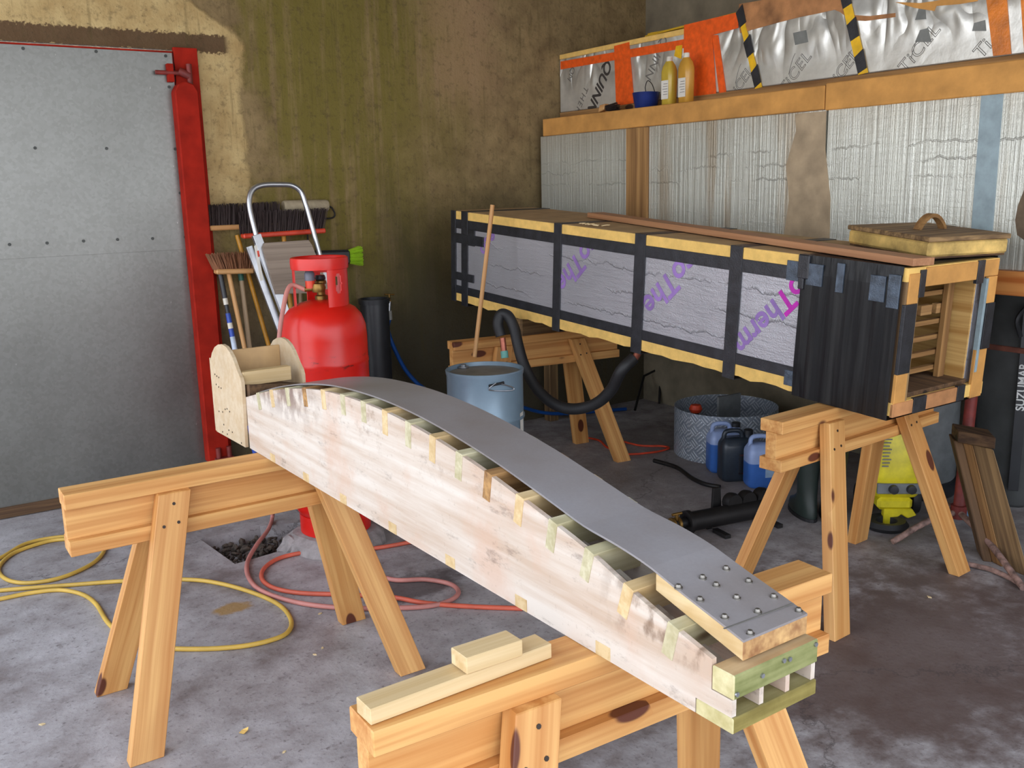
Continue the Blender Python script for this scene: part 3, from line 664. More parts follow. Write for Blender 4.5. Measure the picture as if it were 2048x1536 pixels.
# slatted rack inside
sbox('rack_post', (.425, .465, .095, .115, .07, .455), RACKW, 'z'); sbox('rack_post', (.087, .115, .095, .115, .07, .455), RACKW, 'z')
for z in (.105, .165, .225, .285, .395): sbox('rack_slat', (.087, .48, .118, .14, z-.009, z+.009), RACKW, 'x')
for x in (.20, .30, .40): sbox('rack_block', (x, x+.07, .118, .14, .315, .352), SPLIT, 'x')
for k in range(5):
    for z in (.105, .165, .225, .285, .395): sbox('rack_slat', (.087, .48, .30+.25*k, .32+.25*k, z-.009, z+.009), RACKW, 'x')
# black tape: along the edges, then the bands round the box
T = .003
sbox('tape_strip', (-T, .004, .40, SL+.003, .428, .480), TAPEK); sbox('tape_strip', (-T, .004, .40, SL+.003, .050, .096), TAPEK)
for y0, y1 in ((1.895, 1.955), (1.285, 1.355), (.722, .787), (2.765, 2.83)):
    for b in ((-.0055, .0, y0, y1, -.014, SH_+.004), (-.005, SW+.004, y0, y1, SH_-.001, SH_+.004), (SW, SW+.005, y0, y1, -.014, SH_+.004), (-.005, SW+.004, y0, y1, -.0165, -.0125)): sbox('tape_band', b, TAPEK, 'y', .001)
sbox('tape_strip', (-.006, .004, SL-.045, SL+.004, -.002, SH_+.002), TAPEK)
sbox('tape_strip', (-.0065, .0, 2.60, SL, .345, .40), TAPEK); sbox('tape_strip', (-.0068, .0, 2.69, 2.76, .34, .43), TAPEK); sbox('tape_strip', (-.0065, .0, 2.70, SL, .13, .175), TAPEK)
# black polythene wrapped round the near end
bm = bmesh.new(); secs = []
rnd = random.Random(5)
for i in range(25):
    y = .012+.415*i/24; k = .004+.0008*math.sin(i*1.7)+.001*rnd.random(); f = .012 if i > 21 else 0
    s = [(-k-.004+f*.3, y, -.012), (-k-.006, y, .12), (-k-.005, y, .30), (-k-.005, y, .46), (-.004, y, SH_+.004), (SW+.006, y, SH_+.006), (SW+.006, y, -.010)]
    secs.append([SMX @ Vector(p) for p in s])
loft(bm, secs, None, False); geo = bmesh.ops.solidify(bm, geom=bm.faces[:], thickness=-.002)
finish('plastic_wrap', bm, WRAP, sb, SMX)
for b in ((-.016, -.008, .33, .40, .42, .50), (-.015, -.008, .24, .27, .41, .515), (-.016, -.009, .07, .13, .40, .49), (-.015, -.008, .015, .06, .385, .50)): sbox('tape_patch', b, TAPEB, 'z', .001)
sbox('tape_patch', (-.02, .02, .39, .44, .44, .53), TAPEK, 'z', .004); sbox('tape_patch', (-.018, -.004, .41, .435, .40, .45), TAPEK, 'z', .003); sbox('tape_patch', (-.006, .0, .425, .50, .425, .50), TAPEB, 'z', .001)
sbox('tape_patch', (-.006, .0, .42, .47, .02, .08), TAPEB, 'z', .001)
# purple printing on the foil, upside down on the slant; tape bands cover its ends
def sprint(s, y, z, size, mat, ang=222, al='CENTER'):
    a = math.radians(ang); t = SB_*(-math.cos(a))+SC_*math.sin(a); u = SB_*math.sin(a)+SC_*math.cos(a)
    text('lettering', s, size, mat, sb, SMX @ Vector((.0008, y, z)), t, u, .003, align=al)
sprint('oTherm', .572, .272, .132, [INKM, INKP], 226)
sprint('coThe', 1.13, .33, .15, INKP, 224); sprint('coThe', 1.77, .345, .15, INKP, 224); sprint('eco', 2.56, .37, .12, INKP, 224)
tube('outlet_elbow', [SMX @ Vector((.11, 1.40, .01)), SMX @ Vector((.108, 1.41, -.03)), SMX @ Vector((.10, 1.44, -.085))], .017, COPPER, sb)
# packing block between far sawhorse and the rising box
pb = SMX @ Vector((.30, 2.42, -.0165))
props(box('packing_block', (2.95, 3.3, 4.355, 4.43, HT, (SMX @ Vector((.3, 2.365, -.013))).z), OLDW), 'dark timber block packing the steam box up off the rear sawhorse', 'wood block')
# board and lid on top
ztop = SH_+.0045
def TOP(px, py, dz=0): return onplane(px, py, SMX @ Vector((0, 0, ztop+dz)), SC_)
p0 = SMX @ Vector((.40, 2.12, ztop+.0135)); p1 = SMX @ Vector((.055, -.02, ztop+.0165))
props(bar('loose_plank', p0, p1, .10, .026, SPAR, None, SC_), 'long reddish-brown plank lying along the top of the steam box', 'plank')
lid = thing('box_lid', 'thick square insulated lid with bow handle lying on the steam box end', 'lid', SMX @ Matrix.Translation((.50, .26, ztop)))
lz = .004
LC = [(.385, .53), (.80, .46), (.62, -.01), (.205, .06)]
def slab(name, inset, z0, z1, mat, b=.003):
    cx = sum(p[0] for p in LC)/4; cy = sum(p[1] for p in LC)/4
    poly = [(cx+(x-cx)*inset, cy+(y-cy)*inset) for x, y in LC]
    return prism(name, poly, ztop+z0, ztop+z1, mat, lid, SMX, 'xy', b)
slab('base_board', .955, lz, lz+.008, DARKW); slab('foam_core', .98, lz+.008, lz+.062, LIDFOAM, .008); slab('cover_board', 1.0, lz+.062, lz+.08, OLDW)
hc = [SMX @ Vector((.44+.14*(i/12), .26-.02*(i/12), ztop+lz+.078+.055*math.sin(math.pi*i/12)**.75)) for i in range(13)]
bm = bmesh.new(); secs = []
for i, p in enumerate(hc):
    tt = (hc[min(12, i+1)]-hc[max(0, i-1)]).normalized(); up = tt.cross(SB_).normalized()
    secs.append([p+SB_*.014+up*.007, p-SB_*.014+up*.007, p-SB_*.014-up*.007, p+SB_*.014-up*.007])
loft(bm, secs); finish('handle', bm, RACKW, lid, SMX)
# shavings on the box
for k in range(7):
    a = random.uniform(0, 6.28); c = SMX @ Vector((.03+random.uniform(0, .05), 1.78-k*.022, ztop+.006))
    pts = [c+Vector((.02*math.cos(a+t*1.3), .02*math.sin(a+t*1.3), .004*math.sin(t))) for t in range(4)]
    props(tube('wood_shaving', pts, .0022, CHIP, None, 5), 'pale curled wood shaving on top of the steam box', 'wood shaving', 'shavings on the steam box')

# ================================================================ FOIL CABINETS ALONG THE RIGHT WALL
XF = 3.72
cb = thing('insulated_cabinet', 'large foil and film covered insulated cabinet with amber foam top edge on right wall', 'insulated cabinet', (4.1, 3.4, 1.13))
Y0, Y1 = .6, 5.235
box('front_panel', (XF, XF+.06, 2.96, Y1, 1.22, 1.905), FOILBIG, cb, None, 'y', .003); box('front_panel', (XF, XF+.06, Y0, 2.95, 1.22, 1.905), FOILBIG, cb, None, 'y', .003)
box('side_panel', (XF+.06, XR-.002, Y1-.06, Y1, 1.22, 1.905), FOILBIG, cb, None, 'x'); box('cabinet_floor', (XF+.06, XR-.002, Y0, Y1-.06, 1.22, 1.27), FOILBIG, cb, None, 'y')
box('top_board', (XF-.012, XR-.002, 2.965, 5.19, 1.905, 2.012), FOAMO, cb, None, 'y', .004); box('top_board', (XF-.012, XR-.002, Y0, 2.96, 1.900, 2.020), FOAMO, cb, None, 'y', .004)
box('upright_batten', (XF-.016, XF, 4.17, 4.355, 1.22, 1.902), SPLIT, cb, None, 'z', .002)
box('tape_strip', (XF-.003, XF, 2.125, 2.215, 1.22, 1.9), TAPEG, cb, None, 'z', .0005)
tp = [X(*q, XF-.004) for q in [(1652, 222), (1650, 300), (1660, 400), (1658, 482), (1600, 480), (1566, 482), (1578, 400), (1572, 330), (1592, 262), (1590, 228)]]
sheet('torn_strip', tp, plain('brown_torn_paper', lin(170, 150, 122), .8, 0, .15, 10), .004, cb, (1, 0, 0))
tp = [X(*q, XF-.003) for q in [(2048, 380), (2036, 410), (2030, 440), (2034, 470), (2048, 480), (2080, 470), (2080, 390)]]
sheet('damp_patch', tp, plain('damp_brown_patch', lin(110, 92, 72), .8, 0, .2, 12), .002, cb, (1, 0, 0))
box('support_beam', (XF-.03, XF+.05, Y0, 5.24, 1.125, 1.22), ORANGE, cb, None, 'y', .002)
box('wall_bearer', (XR-.06, XR-.002, Y0, 5.24, 1.125, 1.22), OLDW, cb, None, 'y', .002)
for y in (.66, 5.17): box('cabinet_leg', (XF-.025, XF+.045, y-.035, y+.035, 0, 1.125), OLDW, cb, None, 'z', .002)
# upper box
XU = 3.905
ub = thing('insulated_upper_box', 'shallower foil box with orange tape and hazard tape on top of the cabinet', 'insulated box', (4.25, 3.4, 2.03))
box('box_body', (XU, XR-.004, .6, 5.262, 2.064, 2.40), CRUMPLE, ub, None, 'y', .004)
box('base_board', (XU-.004, XR-.004, .6, 5.262, 2.022, 2.062), SPLIT, ub, None, 'y', .002)
def upoly(name, px, mat, dx, th=.003): return sheet(name, [X(*q, XU-dx) for q in px], mat, th, ub, (1, 0, 0))
box('top_board', (XU-.002, XR-.004, 3.2, 5.262, 2.40, 2.43), FOAM, ub, None, 'y', .003)
upoly('bare_foam', [(1478, 8), (1700, -30), (1700, 12), (1640, 26), (1600, 34), (1560, 44), (1480, 66), (1476, 40)], FOAMB, .004)
upoly('bare_foam', [(1655, 14), (1680, 24), (1700, 40), (1730, 42), (1790, 34), (1790, 26), (1740, 32), (1705, 30), (1690, 10)], FOAMB, .003)
upoly('bare_foam', [(1790, 4), (1830, 16), (1868, 22), (1872, 12), (1920, 8), (1955, 2), (1955, -14), (1870, 2), (1840, 6)], FOAMO, .003)
O = .004
upoly('orange_tape', [(1121, 123), (1121, 139), (1370, 96), (1370, 78), (1230, 104)], TAPEO, O)
upoly('orange_tape', [(1228, 92), (1232, 212), (1268, 206), (1258, 84)], TAPEO, O+.001)
upoly('orange_tape', [(1368, 50), (1366, 195), (1432, 187), (1424, 70), (1476, 56), (1478, 24)], TAPEO, O+.0008)
upoly('orange_tape', [(1424, 70), (1436, 70), (1452, 184), (1438, 186)], TAPEO, O+.0012)
upoly('amber_tape', [(1970, -20), (1986, 112), (2022, 108), (2012, -20)], TAPEA, O); upoly('amber_tape', [(2040, -20), (2048, 105), (2085, 100), (2080, -20)], TAPEA, O+.001)
upoly('hazard_tape', [(1474, 24), (1482, 18), (1524, 174), (1510, 178)], TAPEY, O+.003)
upoly('hazard_tape', [(1678, -20), (1696, -20), (1736, 145), (1716, 150)], TAPEY, O+.003)
for (x0, y0, x1, y1, wd) in ((1478, 20, 1517, 176, 13), (1687, -20, 1726, 148, 18)):
    for k in range(0, 6, 2):
        t0, t1 = k/5.2, (k+1)/5.2
        if t1 > 1: t1 = 1.0
        a = (x0+(x1-x0)*t0, y0+(y1-y0)*t0); b = (x0+(x1-x0)*t1, y0+(y1-y0)*t1); sk = 12
        upoly('hazard_stripe', [(a[0]-wd/2, a[1]+sk/2), (a[0]+wd/2, a[1]-sk), (b[0]+wd/2, b[1]-sk/2), (b[0]-wd/2, b[1]+sk/2)], TAPEK, O+.0045, .002)
upoly('hazard_tape', [(1352, 92), (1364, 90), (1362, 118), (1348, 112)], TAPEY, O+.002)
for q in [[(1586, 66), (1612, 60), (1616, 84), (1590, 90)], [(1838, 14), (1850, 12), (1852, 38), (1830, 40)], [(1840, 60), (1856, 56), (1862, 84), (1830, 84)], [(1948, 46), (1970, 40), (1972, 62), (1944, 62)]]: upoly('grey_patch', q, plain('dark_grey_patch', lin(120, 122, 118), .5), .002, .002)
def uprint(s, px, py, size, mat, ang, flip=False, **k):
    a = math.radians(ang); t = Vector((0, -math.cos(a), math.sin(a))); u = Vector((0, math.sin(a), math.cos(a)))
    text('lettering', s, size, mat, ub, X(px, py, XU-.0008), t, u, **k)
uprint('QUINN', 1199, 173, .105, INKK, 236, bold=.0025, shear=.2); uprint('THERM', 1160, 208, .065, INKG, 236, spacing=1.25)
uprint('QM', 1142, 148, .06, INKG, 236); uprint('QUINN', 1312, 116, .08, INKG, 236)
for px, py in ((1590, 146), (1838, 98)): uprint('TiCEL', px, py, .085, INKG, 46, outline=True, spacing=1.1)
uprint('iCEL', 1692, 132, .085, INKG, 46, outline=True); uprint('iCEL', 1486, 160, .08, INKG, 46, outline=True); uprint('Ti', 1966, 98, .085, INKG, 46, outline=True)
for px, py in ((1588, 118), (1836, 82), (1700, 112), (1480, 138)):
    c = X(px, py, XU-.001); tube('logo_arc', [c+Vector((0, .03-.012*k, -.07+.05*k-.006*k*k)) for k in range(4)], .0012, INKG, ub, 5)
# yellow netting lying along the top edge
for k in range(5):
    pts = [Vector((XU+.03+.02*k, 4.45-.32*i, 2.437+.008*math.sin(i*1.9+k)+.006*k+(.02*i/7))) for i in range(8)]
    bm_ = tube('yellow_rope', pts, .006, STRAWY, None, 6); props(bm_, 'strand of yellow cord lying along the top edge of the upper foil box', 'cord', 'yellow cords on the upper box')
# things on the ledge (z = 2.012)
LZ = 2.0125
def bottle(name, c, s, mat, label):
    r = thing(name, label, 'bottle', c)
    bm = bmesh.new(); secs = []
    for z, w_, d_ in ((0, .80, .80), (.006, .92, .92), (.14, 1, 1), (.165, .98, .98), (.19, .80, .8), (.205, .55, .55), (.212, .46, .46)): secs.append([Vector(c)+Vector((x*w_, y*d_, z*s)) for x, y in rrect(.066, .088, .024)])
    loft(bm, secs); o = finish('bottle_body', bm, mat, r, Matrix.Translation(c), True); autosmooth(o, 50)
    lathe('cap', [(0, 0), (.0165, 0), (.0165, .022), (.014, .025), (0, .025)], CAPW, r, Matrix.Translation(Vector(c)+Vector((0, 0, .212*s))), 16)
    box('label', (c[0]-.0335, c[0]-.0328, c[1]-.028, c[1]+.028, c[2]+.035, c[2]+.135), PAPER, r, None, 'z', 0)
    for k in range(5): box('label_print', (c[0]-.0339, c[0]-.0334, c[1]-.022, c[1]+.01+.004*(k % 3), c[2]+.115-.014*k, c[2]+.118-.014*k), INKG, r, None, 'y', 0)
    return r
pb1 = X(1338, 205, 3.80); pb2 = X(1372, 200, 3.80)
bottle('liquid_bottle', (3.80, pb1.y, LZ), 1.12, OIL, 'yellowish bottle with white cap on the ledge, beside the navy basin')
bottle('liquid_bottle', (3.80, pb2.y, LZ), 1.14, OIL2, 'amber bottle with white cap and square label on the ledge, right of its yellowish neighbour')
pba = X(1292, 205, 3.80)
bs = thing('basin', 'small navy plastic basin with wire handle on the cabinet ledge', 'basin', (3.80, pba.y, LZ))
lathe('bowl', [(0, 0), (.06, 0), (.064, .004), (.078, .085), (.08, .088), (.076, .088), (.06, .008), (0, .008)], BASIN, bs, Matrix.Translation((3.80, pba.y, LZ)), 28)
tube('handle', [Vector((3.80, pba.y-.075, LZ+.085)), Vector((3.79, pba.y-.06, LZ+.13)), Vector((3.785, pba.y-.03, LZ+.15)), Vector((3.79, pba.y-.005, LZ+.12)), Vector((3.80, pba.y+.0, LZ+.086))], .0025, IRON, bs, 6)
pbr = X(1215, 208, 3.80)
br = thing('hand_brush', 'hand brush with wooden head and dark bristles on the ledge left of the basin', 'brush', (3.80, pbr.y, LZ))
solid('head', [Vector((3.80+dx, pbr.y+.035+dy, LZ+dz)) for dx, dy, dz in ((-.02, -.02, .02), (.02, -.02, .02), (.02, .035, .005), (-.02, .035, .005), (-.02, -.03, .055), (.02, -.03, .055), (.02, .02, .05), (-.02, .02, .05))], HANDLE, br, (0, 1, 0), .004)
bm = bmesh.new()
for k in range(120):
    a = Vector((3.78+.04*random.random(), pbr.y+.005-.01*random.random(), LZ+.015+.03*random.random())); b = a+Vector((random.uniform(-.01, .01), -.07-.03*random.random(), -.008+random.uniform(-.02, .02)))
    b.z = max(b.z, LZ+.004); add_tube(bm, [a, b], .0022, 3)
finish('bristles', bm, BRK, br, Matrix.Translation((3.80, pbr.y, LZ)))

# ================================================================ GAS BOTTLE
gp = Vector((1.598, 3.93, .07))
gb = thing('gas_bottle', 'large red propane gas bottle with collar guard standing by the back wall', 'gas bottle', gp)
lathe('bottle_body', [(0, .055), (.06, .05), (.11, .055), (.155, .08), (.183, .13), (.19, .18), (.19, .77), (.192, .775), (.192, .79), (.19, .795), (.19, .89), (.186, .94), (.17, .985), (.145, 1.015), (.10, 1.04), (.055, 1.052), (.03, 1.055), (0, 1.055)], REDGAS.m, gb, Matrix.Translation(gp), 48)
lathe('foot_ring', [(.155, 0), (.16, 0), (.16, .085), (.155, .085), (.155, 0)], REDGAS.m, gb, Matrix.Translation(gp), 40)
# collar guard: posts and ring with hand holes
CZ0, CZ1 = 1.01, 1.24; cam_a = math.atan2(-gp.y, -gp.x)
def arcplate(a0, a1, z0, z1, r=.118, t=.004):
    return lathe('collar_guard', [(r, z0), (r+t, z0), (r+t, z1), (r, z1), (r, z0)], REDGAS.m, gb, Matrix.Translation(gp), max(4, int(abs(a1-a0)*8)), a0=cam_a+a0, a1=cam_a+a1)
lathe('collar_guard', [(.115, 1.19), (.118, 1.188), (.124, 1.19), (.126, 1.22), (.124, 1.238), (.119, 1.24), (.115, 1.236), (.115, 1.19)], REDGAS.m, gb, Matrix.Translation(gp), 40)
def collar_plate(a0, a1, hole=None):
    """curved guard plate with an oval hand hole"""
    bm = bmesh.new(); n = 24; m = 20; r = .119
    for i in range(n):
        for j in range(m):
            t = (i+.5)/n; v = (j+.5)/m
            if hole and ((t-hole[0])/hole[2])**2+((v-hole[1])/hole[3])**2 < 1: continue
            q = []
            for (di, dj) in ((0, 0), (1, 0), (1, 1), (0, 1)):
                a = cam_a+a0+(a1-a0)*(i+di)/n; q.append(bm.verts.new(gp+Vector((r*math.cos(a), r*math.sin(a), CZ0+(1.2-CZ0)*(j+dj)/m))))
            bm.faces.new(q)
    bmesh.ops.remove_doubles(bm, verts=bm.verts, dist=1e-5); bmesh.ops.solidify(bm, geom=bm.faces[:], thickness=.005)
    finish('collar_guard', bm, REDGAS.m, gb, Matrix.Translation(gp), False)
collar_plate(.25, 1.5, (.36, .62, .12, .24)); collar_plate(-1.55, -1.2); collar_plate(2.0, 3.7, (.5, .6, .25, .22))
vz = gp+Vector((0, 0, 1.05))
lathe('valve', [(0, 0), (.028, 0), (.028, .02), (.018, .025), (.018, .07), (.024, .072), (.024, .085), (.016, .09), (0, .09)], BRASS, gb, Matrix.Translation(vz), 20)
cr = Vector((math.cos(cam_a), math.sin(cam_a), 0)); cl = Vector((-cr.y, cr.x, 0))   # towards the camera, and the photo's right
lf = -cl if (-cl).dot(Vector(CR)) < 0 else cl
p = vz+cr*.05+lf*.01+Vector((0, 0, .06))
rg = lathe('regulator', [(0, -.02), (.026, -.018), (.032, 0), (.026, .018), (0, .02)], BRASS, gb, Matrix.Translation(p), 20)
rod('inlet_nut', vz+cr*.012+Vector((0, 0, .06)), p, .016, BRASS, rg); rod('outlet', p, p+lf*.06+Vector((0, 0, -.005)), .011, BRASS, rg); q = p+lf*.035
rod('adjuster_collar', q, q+Vector((0, 0, .035)), .02, REDH, rg); lathe('adjuster_cap', [(0, 0), (.022, 0), (.022, .03), (.016, .04), (.006, .055), (0, .056)], plain('grey_plastic_cap', lin(96, 96, 108), .45), rg, Matrix.Translation(q+Vector((0, 0, .033))), 18)
lathe('hand_wheel', [(0, 0), (.02, 0), (.024, .006), (.02, .02), (0, .022)], BLACKP, gb, Matrix.Translation(vz+Vector((0, 0, .09))), 14)
h0 = p+lf*.058+Vector((0, 0, -.005))
def FL(pts, r): return [Z(px, py, r) for px, py in pts]
g1 = D(566, 620, 4.0); g2 = D(557, 690, 3.98)
hosepts = [h0, D(580, 572, 4.06), g1, g2, D(552, 800, 4.0), D(548, 930, 4.05), Z(546, 1022, .06)]+FL([(538, 1056), (512, 1092), (494, 1128), (500, 1160), (530, 1185), (600, 1206), (690, 1216), (790, 1216), (860, 1212), (902, 1200), (917, 1184), (900, 1168), (850, 1159), (790, 1160), (752, 1146), (738, 1120)], .011)
props(tube('gas_hose', hosepts, .0098, HOSEP, None, 10), 'faded pink gas hose running from the red bottle regulator down into a floor loop', 'hose')
props(tube('orange_hose', FL([(1045, 1217), (940, 1213), (850, 1206), (780, 1194), (680, 1189), (600, 1186), (548, 1176), (524, 1158), (530, 1135), (566, 1114), (640, 1101), (730, 1098), (790, 1090), (860, 1075), (1000, 1040), (1150, 1060), (1300, 1100), (1392, 1100)], .0098)+[Z(1398, 1092, .03), Z(1385, 1076, .055), Z(1367, 1064, .06)], .0095, HOSEO, None, 10), 'orange rubber hose looped under the former and running to the burner', 'hose')
props(tube('yellow_hose', FL([(-60, 1140), (0, 1116), (50, 1088), (110, 1075), (170, 1073), (204, 1083), (207, 1104), (180, 1130), (120, 1156), (55, 1166), (12, 1158), (-2, 1135), (30, 1105), (100, 1082), (150, 1078)], .009), .0088, HOSEY, None, 10), 'small loop of yellow hose on the floor near the metal door', 'hose')
props(tube('yellow_hose', FL([(-40, 1186), (0, 1181), (60, 1176), (140, 1170), (250, 1162), (370, 1159), (440, 1167), (510, 1187), (560, 1211), (582, 1240), (575, 1265), (540, 1281), (480, 1293), (400, 1298), (320, 1295), (265, 1280), (232, 1260), (212, 1240), (192, 1208), (165, 1189), (120, 1180), (60, 1186), (0, 1198), (-50, 1206)], .009), .0088, HOSEY, None, 10), 'big loop of yellow hose passing round the feet of the front-left sawhorse', 'hose')
for k, (px, py) in enumerate([(600, 1062), (640, 1075)]):
    pass

# ================================================================ BACK WALL TOOLS
LP = np.array([0, 5.03, 1.61]); LNn = np.array([0, 1, -.17])     # leaning plane of the step ladder
def L3(px, py, off=0): return onplane(px, py, LP+np.array([0, -off, 0]), LNn)
lad = thing('step_ladder', 'folded aluminium step ladder with looped handrail leaning on mossy wall', 'step ladder', (1.9, 4.95, 0))
lt = [(600, 700), (545, 580), (520, 500), (502, 430), (500, 395), (508, 377), (528, 370), (560, 369), (585, 371), (602, 383), (612, 410), (625, 455), (645, 530), (690, 700)]
ltp = [L3(*q) for q in [(598, 700), (512, 470), (500, 420), (499, 395), (507, 378), (527, 370), (560, 369), (584, 371), (602, 384), (612, 410), (618, 430), (641, 515), (692, 700)]]
def down(a, b): t = (b.z-.012)/(a.z-b.z); return b+(b-a)*t
ltp = [down(ltp[1], ltp[0])]+ltp+[down(ltp[-2], ltp[-1])]
tube('handrail_frame', spline(ltp[2:-2], 6) , .0145, ALU, lad, 10, curve=False)
for a, b in ((ltp[2], ltp[0]), (ltp[-3], ltp[-1])):
    bar('side_rail', a, b, .03, .045, ALU, lad, (1, 0, 0)); 
    sd = -1 if a is ltp[2] else 1; bar('rear_leg', a+Vector((sd*.032, .035, -.06)), Vector((b.x+sd*.04, b.y+.08, .012)), .022, .034, ALU, lad, (1, 0, 0))
    box('rubber_foot', (b.x-.022, b.x+.022, b.y-.03, b.y+.03, 0, .03), RUBBER, lad)
def stepq(px4, off, name='step'):
    pts = [L3(*q, off) for q in px4]; return sheet(name, pts, LAM, .022, lad, (0, 1, 0))
stepq([(530, 486), (617, 480), (624, 490), (662, 585), (552, 588), (526, 495)], .035)
for za in (.62, .36):
    a = ltp[2].lerp(ltp[0], (ltp[2].z-za)/(ltp[2].z)); b = ltp[-3].lerp(ltp[-1], (ltp[-3].z-za)/(ltp[-3].z))
    solid('step', [a+Vector((.02, -.02, 0)), b+Vector((-.02, -.02, 0)), b+Vector((-.02, .0, .18)), a+Vector((.02, .0, .18)), a+Vector((.02, 0, 0)), b+Vector((-.02, 0, 0)), b+Vector((-.02, .02, .18)), a+Vector((.02, .02, .18))], LAM, lad)
ra = L3(516, 505, .03); rb = L3(527, 545, .03)
sheet('warning_sticker', [L3(508, 492, .045), L3(514, 490, .045), L3(527, 560, .045), L3(521, 562, .045)], PAPER, .001, lad, (0, 1, 0)); sheet('warning_mark', [L3(514, 502, .047), L3(518, 501, .047), L3(520, 513, .047), L3(516, 514, .047)], REDH, .001, lad, (0, 1, 0))
BPn = np.array([0, 1, -.14])
def BP(px, py, off=0.): return onplane(px, py, (0, 5.205-off, 1.45), BPn)
def bristle(name, px4, n, mat, parent, depth=.05, thick=.0028, off=0., jit=.012):
    """bristles between the head edge (px0-px1) and the tips (px3-px2)"""
    bm = bmesh.new(); A, B, C_, D_ = [BP(*q, off) for q in px4]
    for k in range(n):
        t = random.random(); dy = random.random()*depth
        a = A.lerp(B, t)+Vector((0, dy-.0*depth, 0)); b = D_.lerp(C_, t)+Vector((random.uniform(-jit, jit), dy, random.uniform(-jit, jit)*.7)); b.y = min(b.y, 5.262)
        add_tube(bm, [a, b], [thick, thick*.6], 3)
    return finish(name, bm, mat, parent, Matrix.Translation((A+B)/2))
def broom(label, head, bris, hnd, mhead, mbris, mhandle, off=0., n=420, headh=.022, hr=.0125, ferr=None, kind='broom'):
    A, B = BP(*head[0], off), BP(*head[1], off)
    p = BP(*hnd[0], off-.02); q = BP(*hnd[1], off-.02); d = q-p; q = q+d*((q.z-.01)/-d.z)
    r = thing('broom', label, kind, (q.x, q.y, 0))
    m = (A+B)/2; M = frame(m, B-A); l = (B-A).length/2
    bm = bmesh.new(); hexa(bm, boxv(-l, l, -.03, .03, -headh, headh*.2), .006); finish('head', bm, mhead, r, M, inv=False)
    bristle('bristles', [head[0], head[1], bris[1], bris[0]], n, mbris, r, .045, .003, off+.02)
    rod('handle', p, q, hr, mhandle, r)
    if ferr: a = p.lerp(q, .0); rod('ferrule', a, p+(q-p).normalized()*.06, hr+.003, ferr, r)
    return r
broom('black-bristled broom with a pale wooden head beside the red door post', [(417, 453), (560, 447)], [(412, 412), (560, 405)], [(474, 470), (540, 700)], HANDLE, BRK, HANDLEY, 0)
broom('black-bristled broom with an orange-red head behind the step ladder', [(484, 469), (648, 458)], [(480, 425), (656, 418)], [(567, 470), (580, 600)], REDH, BRK, HANDLEY, .05)
broom('small brown-bristled broom with pale head standing lowest beside the red post', [(430, 540), (505, 538)], [(415, 510), (505, 505)], [(457, 545), (490, 700)], HANDLE, BRB, HANDLE, .06, 300)
hp0, hp1 = BP(481, 545, .0), BP(500, 700, .0); hd = hp1-hp0; hp2 = hp1+hd*((hp1.z-.01)/-hd.z)
wp = thing('wooden_pole', 'pale wooden pole with a green top ferrule among the brooms', 'pole', (hp2.x, hp2.y, 0))
rod('shaft', hp0, hp2, .0125, HANDLE2, wp); rod('ferrule', hp0, hp0+hd.normalized()*.045, .015, GREENP, wp)
e0, e1 = BP(440, 545, .03), BP(470, 700, .03); ed = (e1-e0); e2 = e1+ed*((e1.z-.02)/-ed.z)
ep = thing('extension_pole', 'blue and white extension pole with black grip beside the red door post', 'pole', (e2.x, e2.y, 0)); en = (e2-e0)
def eseg(n, a, b, r, m): rod(n, e0+en*a, e0+en*b, r, m, ep)
L_ = en.length; eseg('grip', 0, .12, .014, BLACKP); eseg('collar', .12, .15, .013, CAPW); eseg('shaft', .15, .19, .011, BLACKP); eseg('shaft', .19, .30, .0135, BLUEP); eseg('label_sleeve', .235, .262, .0138, CAPW); eseg('label_sleeve', .30, .50, .0142, WHITEP); eseg('shaft', .50, 1, .0135, BLUEP)
rl0, rl1 = BP(566, 413, -.02), BP(655, 411, -.02)
rr = thing('paint_roller', 'cream cloth roller hung above the broom heads behind the step ladder', 'paint roller', (rl0.x, rl0.y, 1.3))
lathe('sleeve', [(0, 0), (.03, 0), (.034, .01), (.034, (rl1-rl0).length-.01), (.03, (rl1-rl0).length), (0, (rl1-rl0).length)], CREAM, rr, frame(rl0, rl1-rl0) @ Matrix(((0, 0, 1, 0), (0, 1, 0, 0), (-1, 0, 0, 0), (0, 0, 0, 1))), 20)
tube('frame', [rl1, rl1+Vector((.03, 0, -.02)), rl1+Vector((.03, 0, -.07)), rl0.lerp(rl1, .55)+Vector((0, 0, -.10)), rl0.lerp(rl1, .55)+Vector((0, .02, -.32))], .005, IRON, rr, 8)
gl0, gl1, gl2 = BP(668, 514, .02), BP(698, 514, .02), BP(722, 511, .02)
gl = thing('scrubbing_brush', 'dark brush with flared lime green bristles behind the gas bottle', 'brush', (gl0.x, gl0.y, gl0.z))
bar('brush_head', gl0+Vector((-.12, 0, 0)), gl1, .06, .085, BLACKP, gl, bev=.012)
bm = bmesh.new()
for k in range(220):
    t = random.uniform(-1, 1); s = random.uniform(-.02, .02); add_tube(bm, [gl1+Vector((-.005, s, t*.036)), gl1+Vector((.072+.012*random.random(), s*1.2, t*.05+random.uniform(-.006, .012)))], .0028, 3)
finish('bristles', bm, LIME, gl, Matrix.Translation(gl1)); 
rod('handle', BP(640, 520, .02), BP(600, 560, .02), .012, BLACKP, gl)
rod('handle', BP(600, 560, .02), Vector((BP(600, 560, .02).x-.1, 5.02, .012)), .0115, HANDLE2, gl)
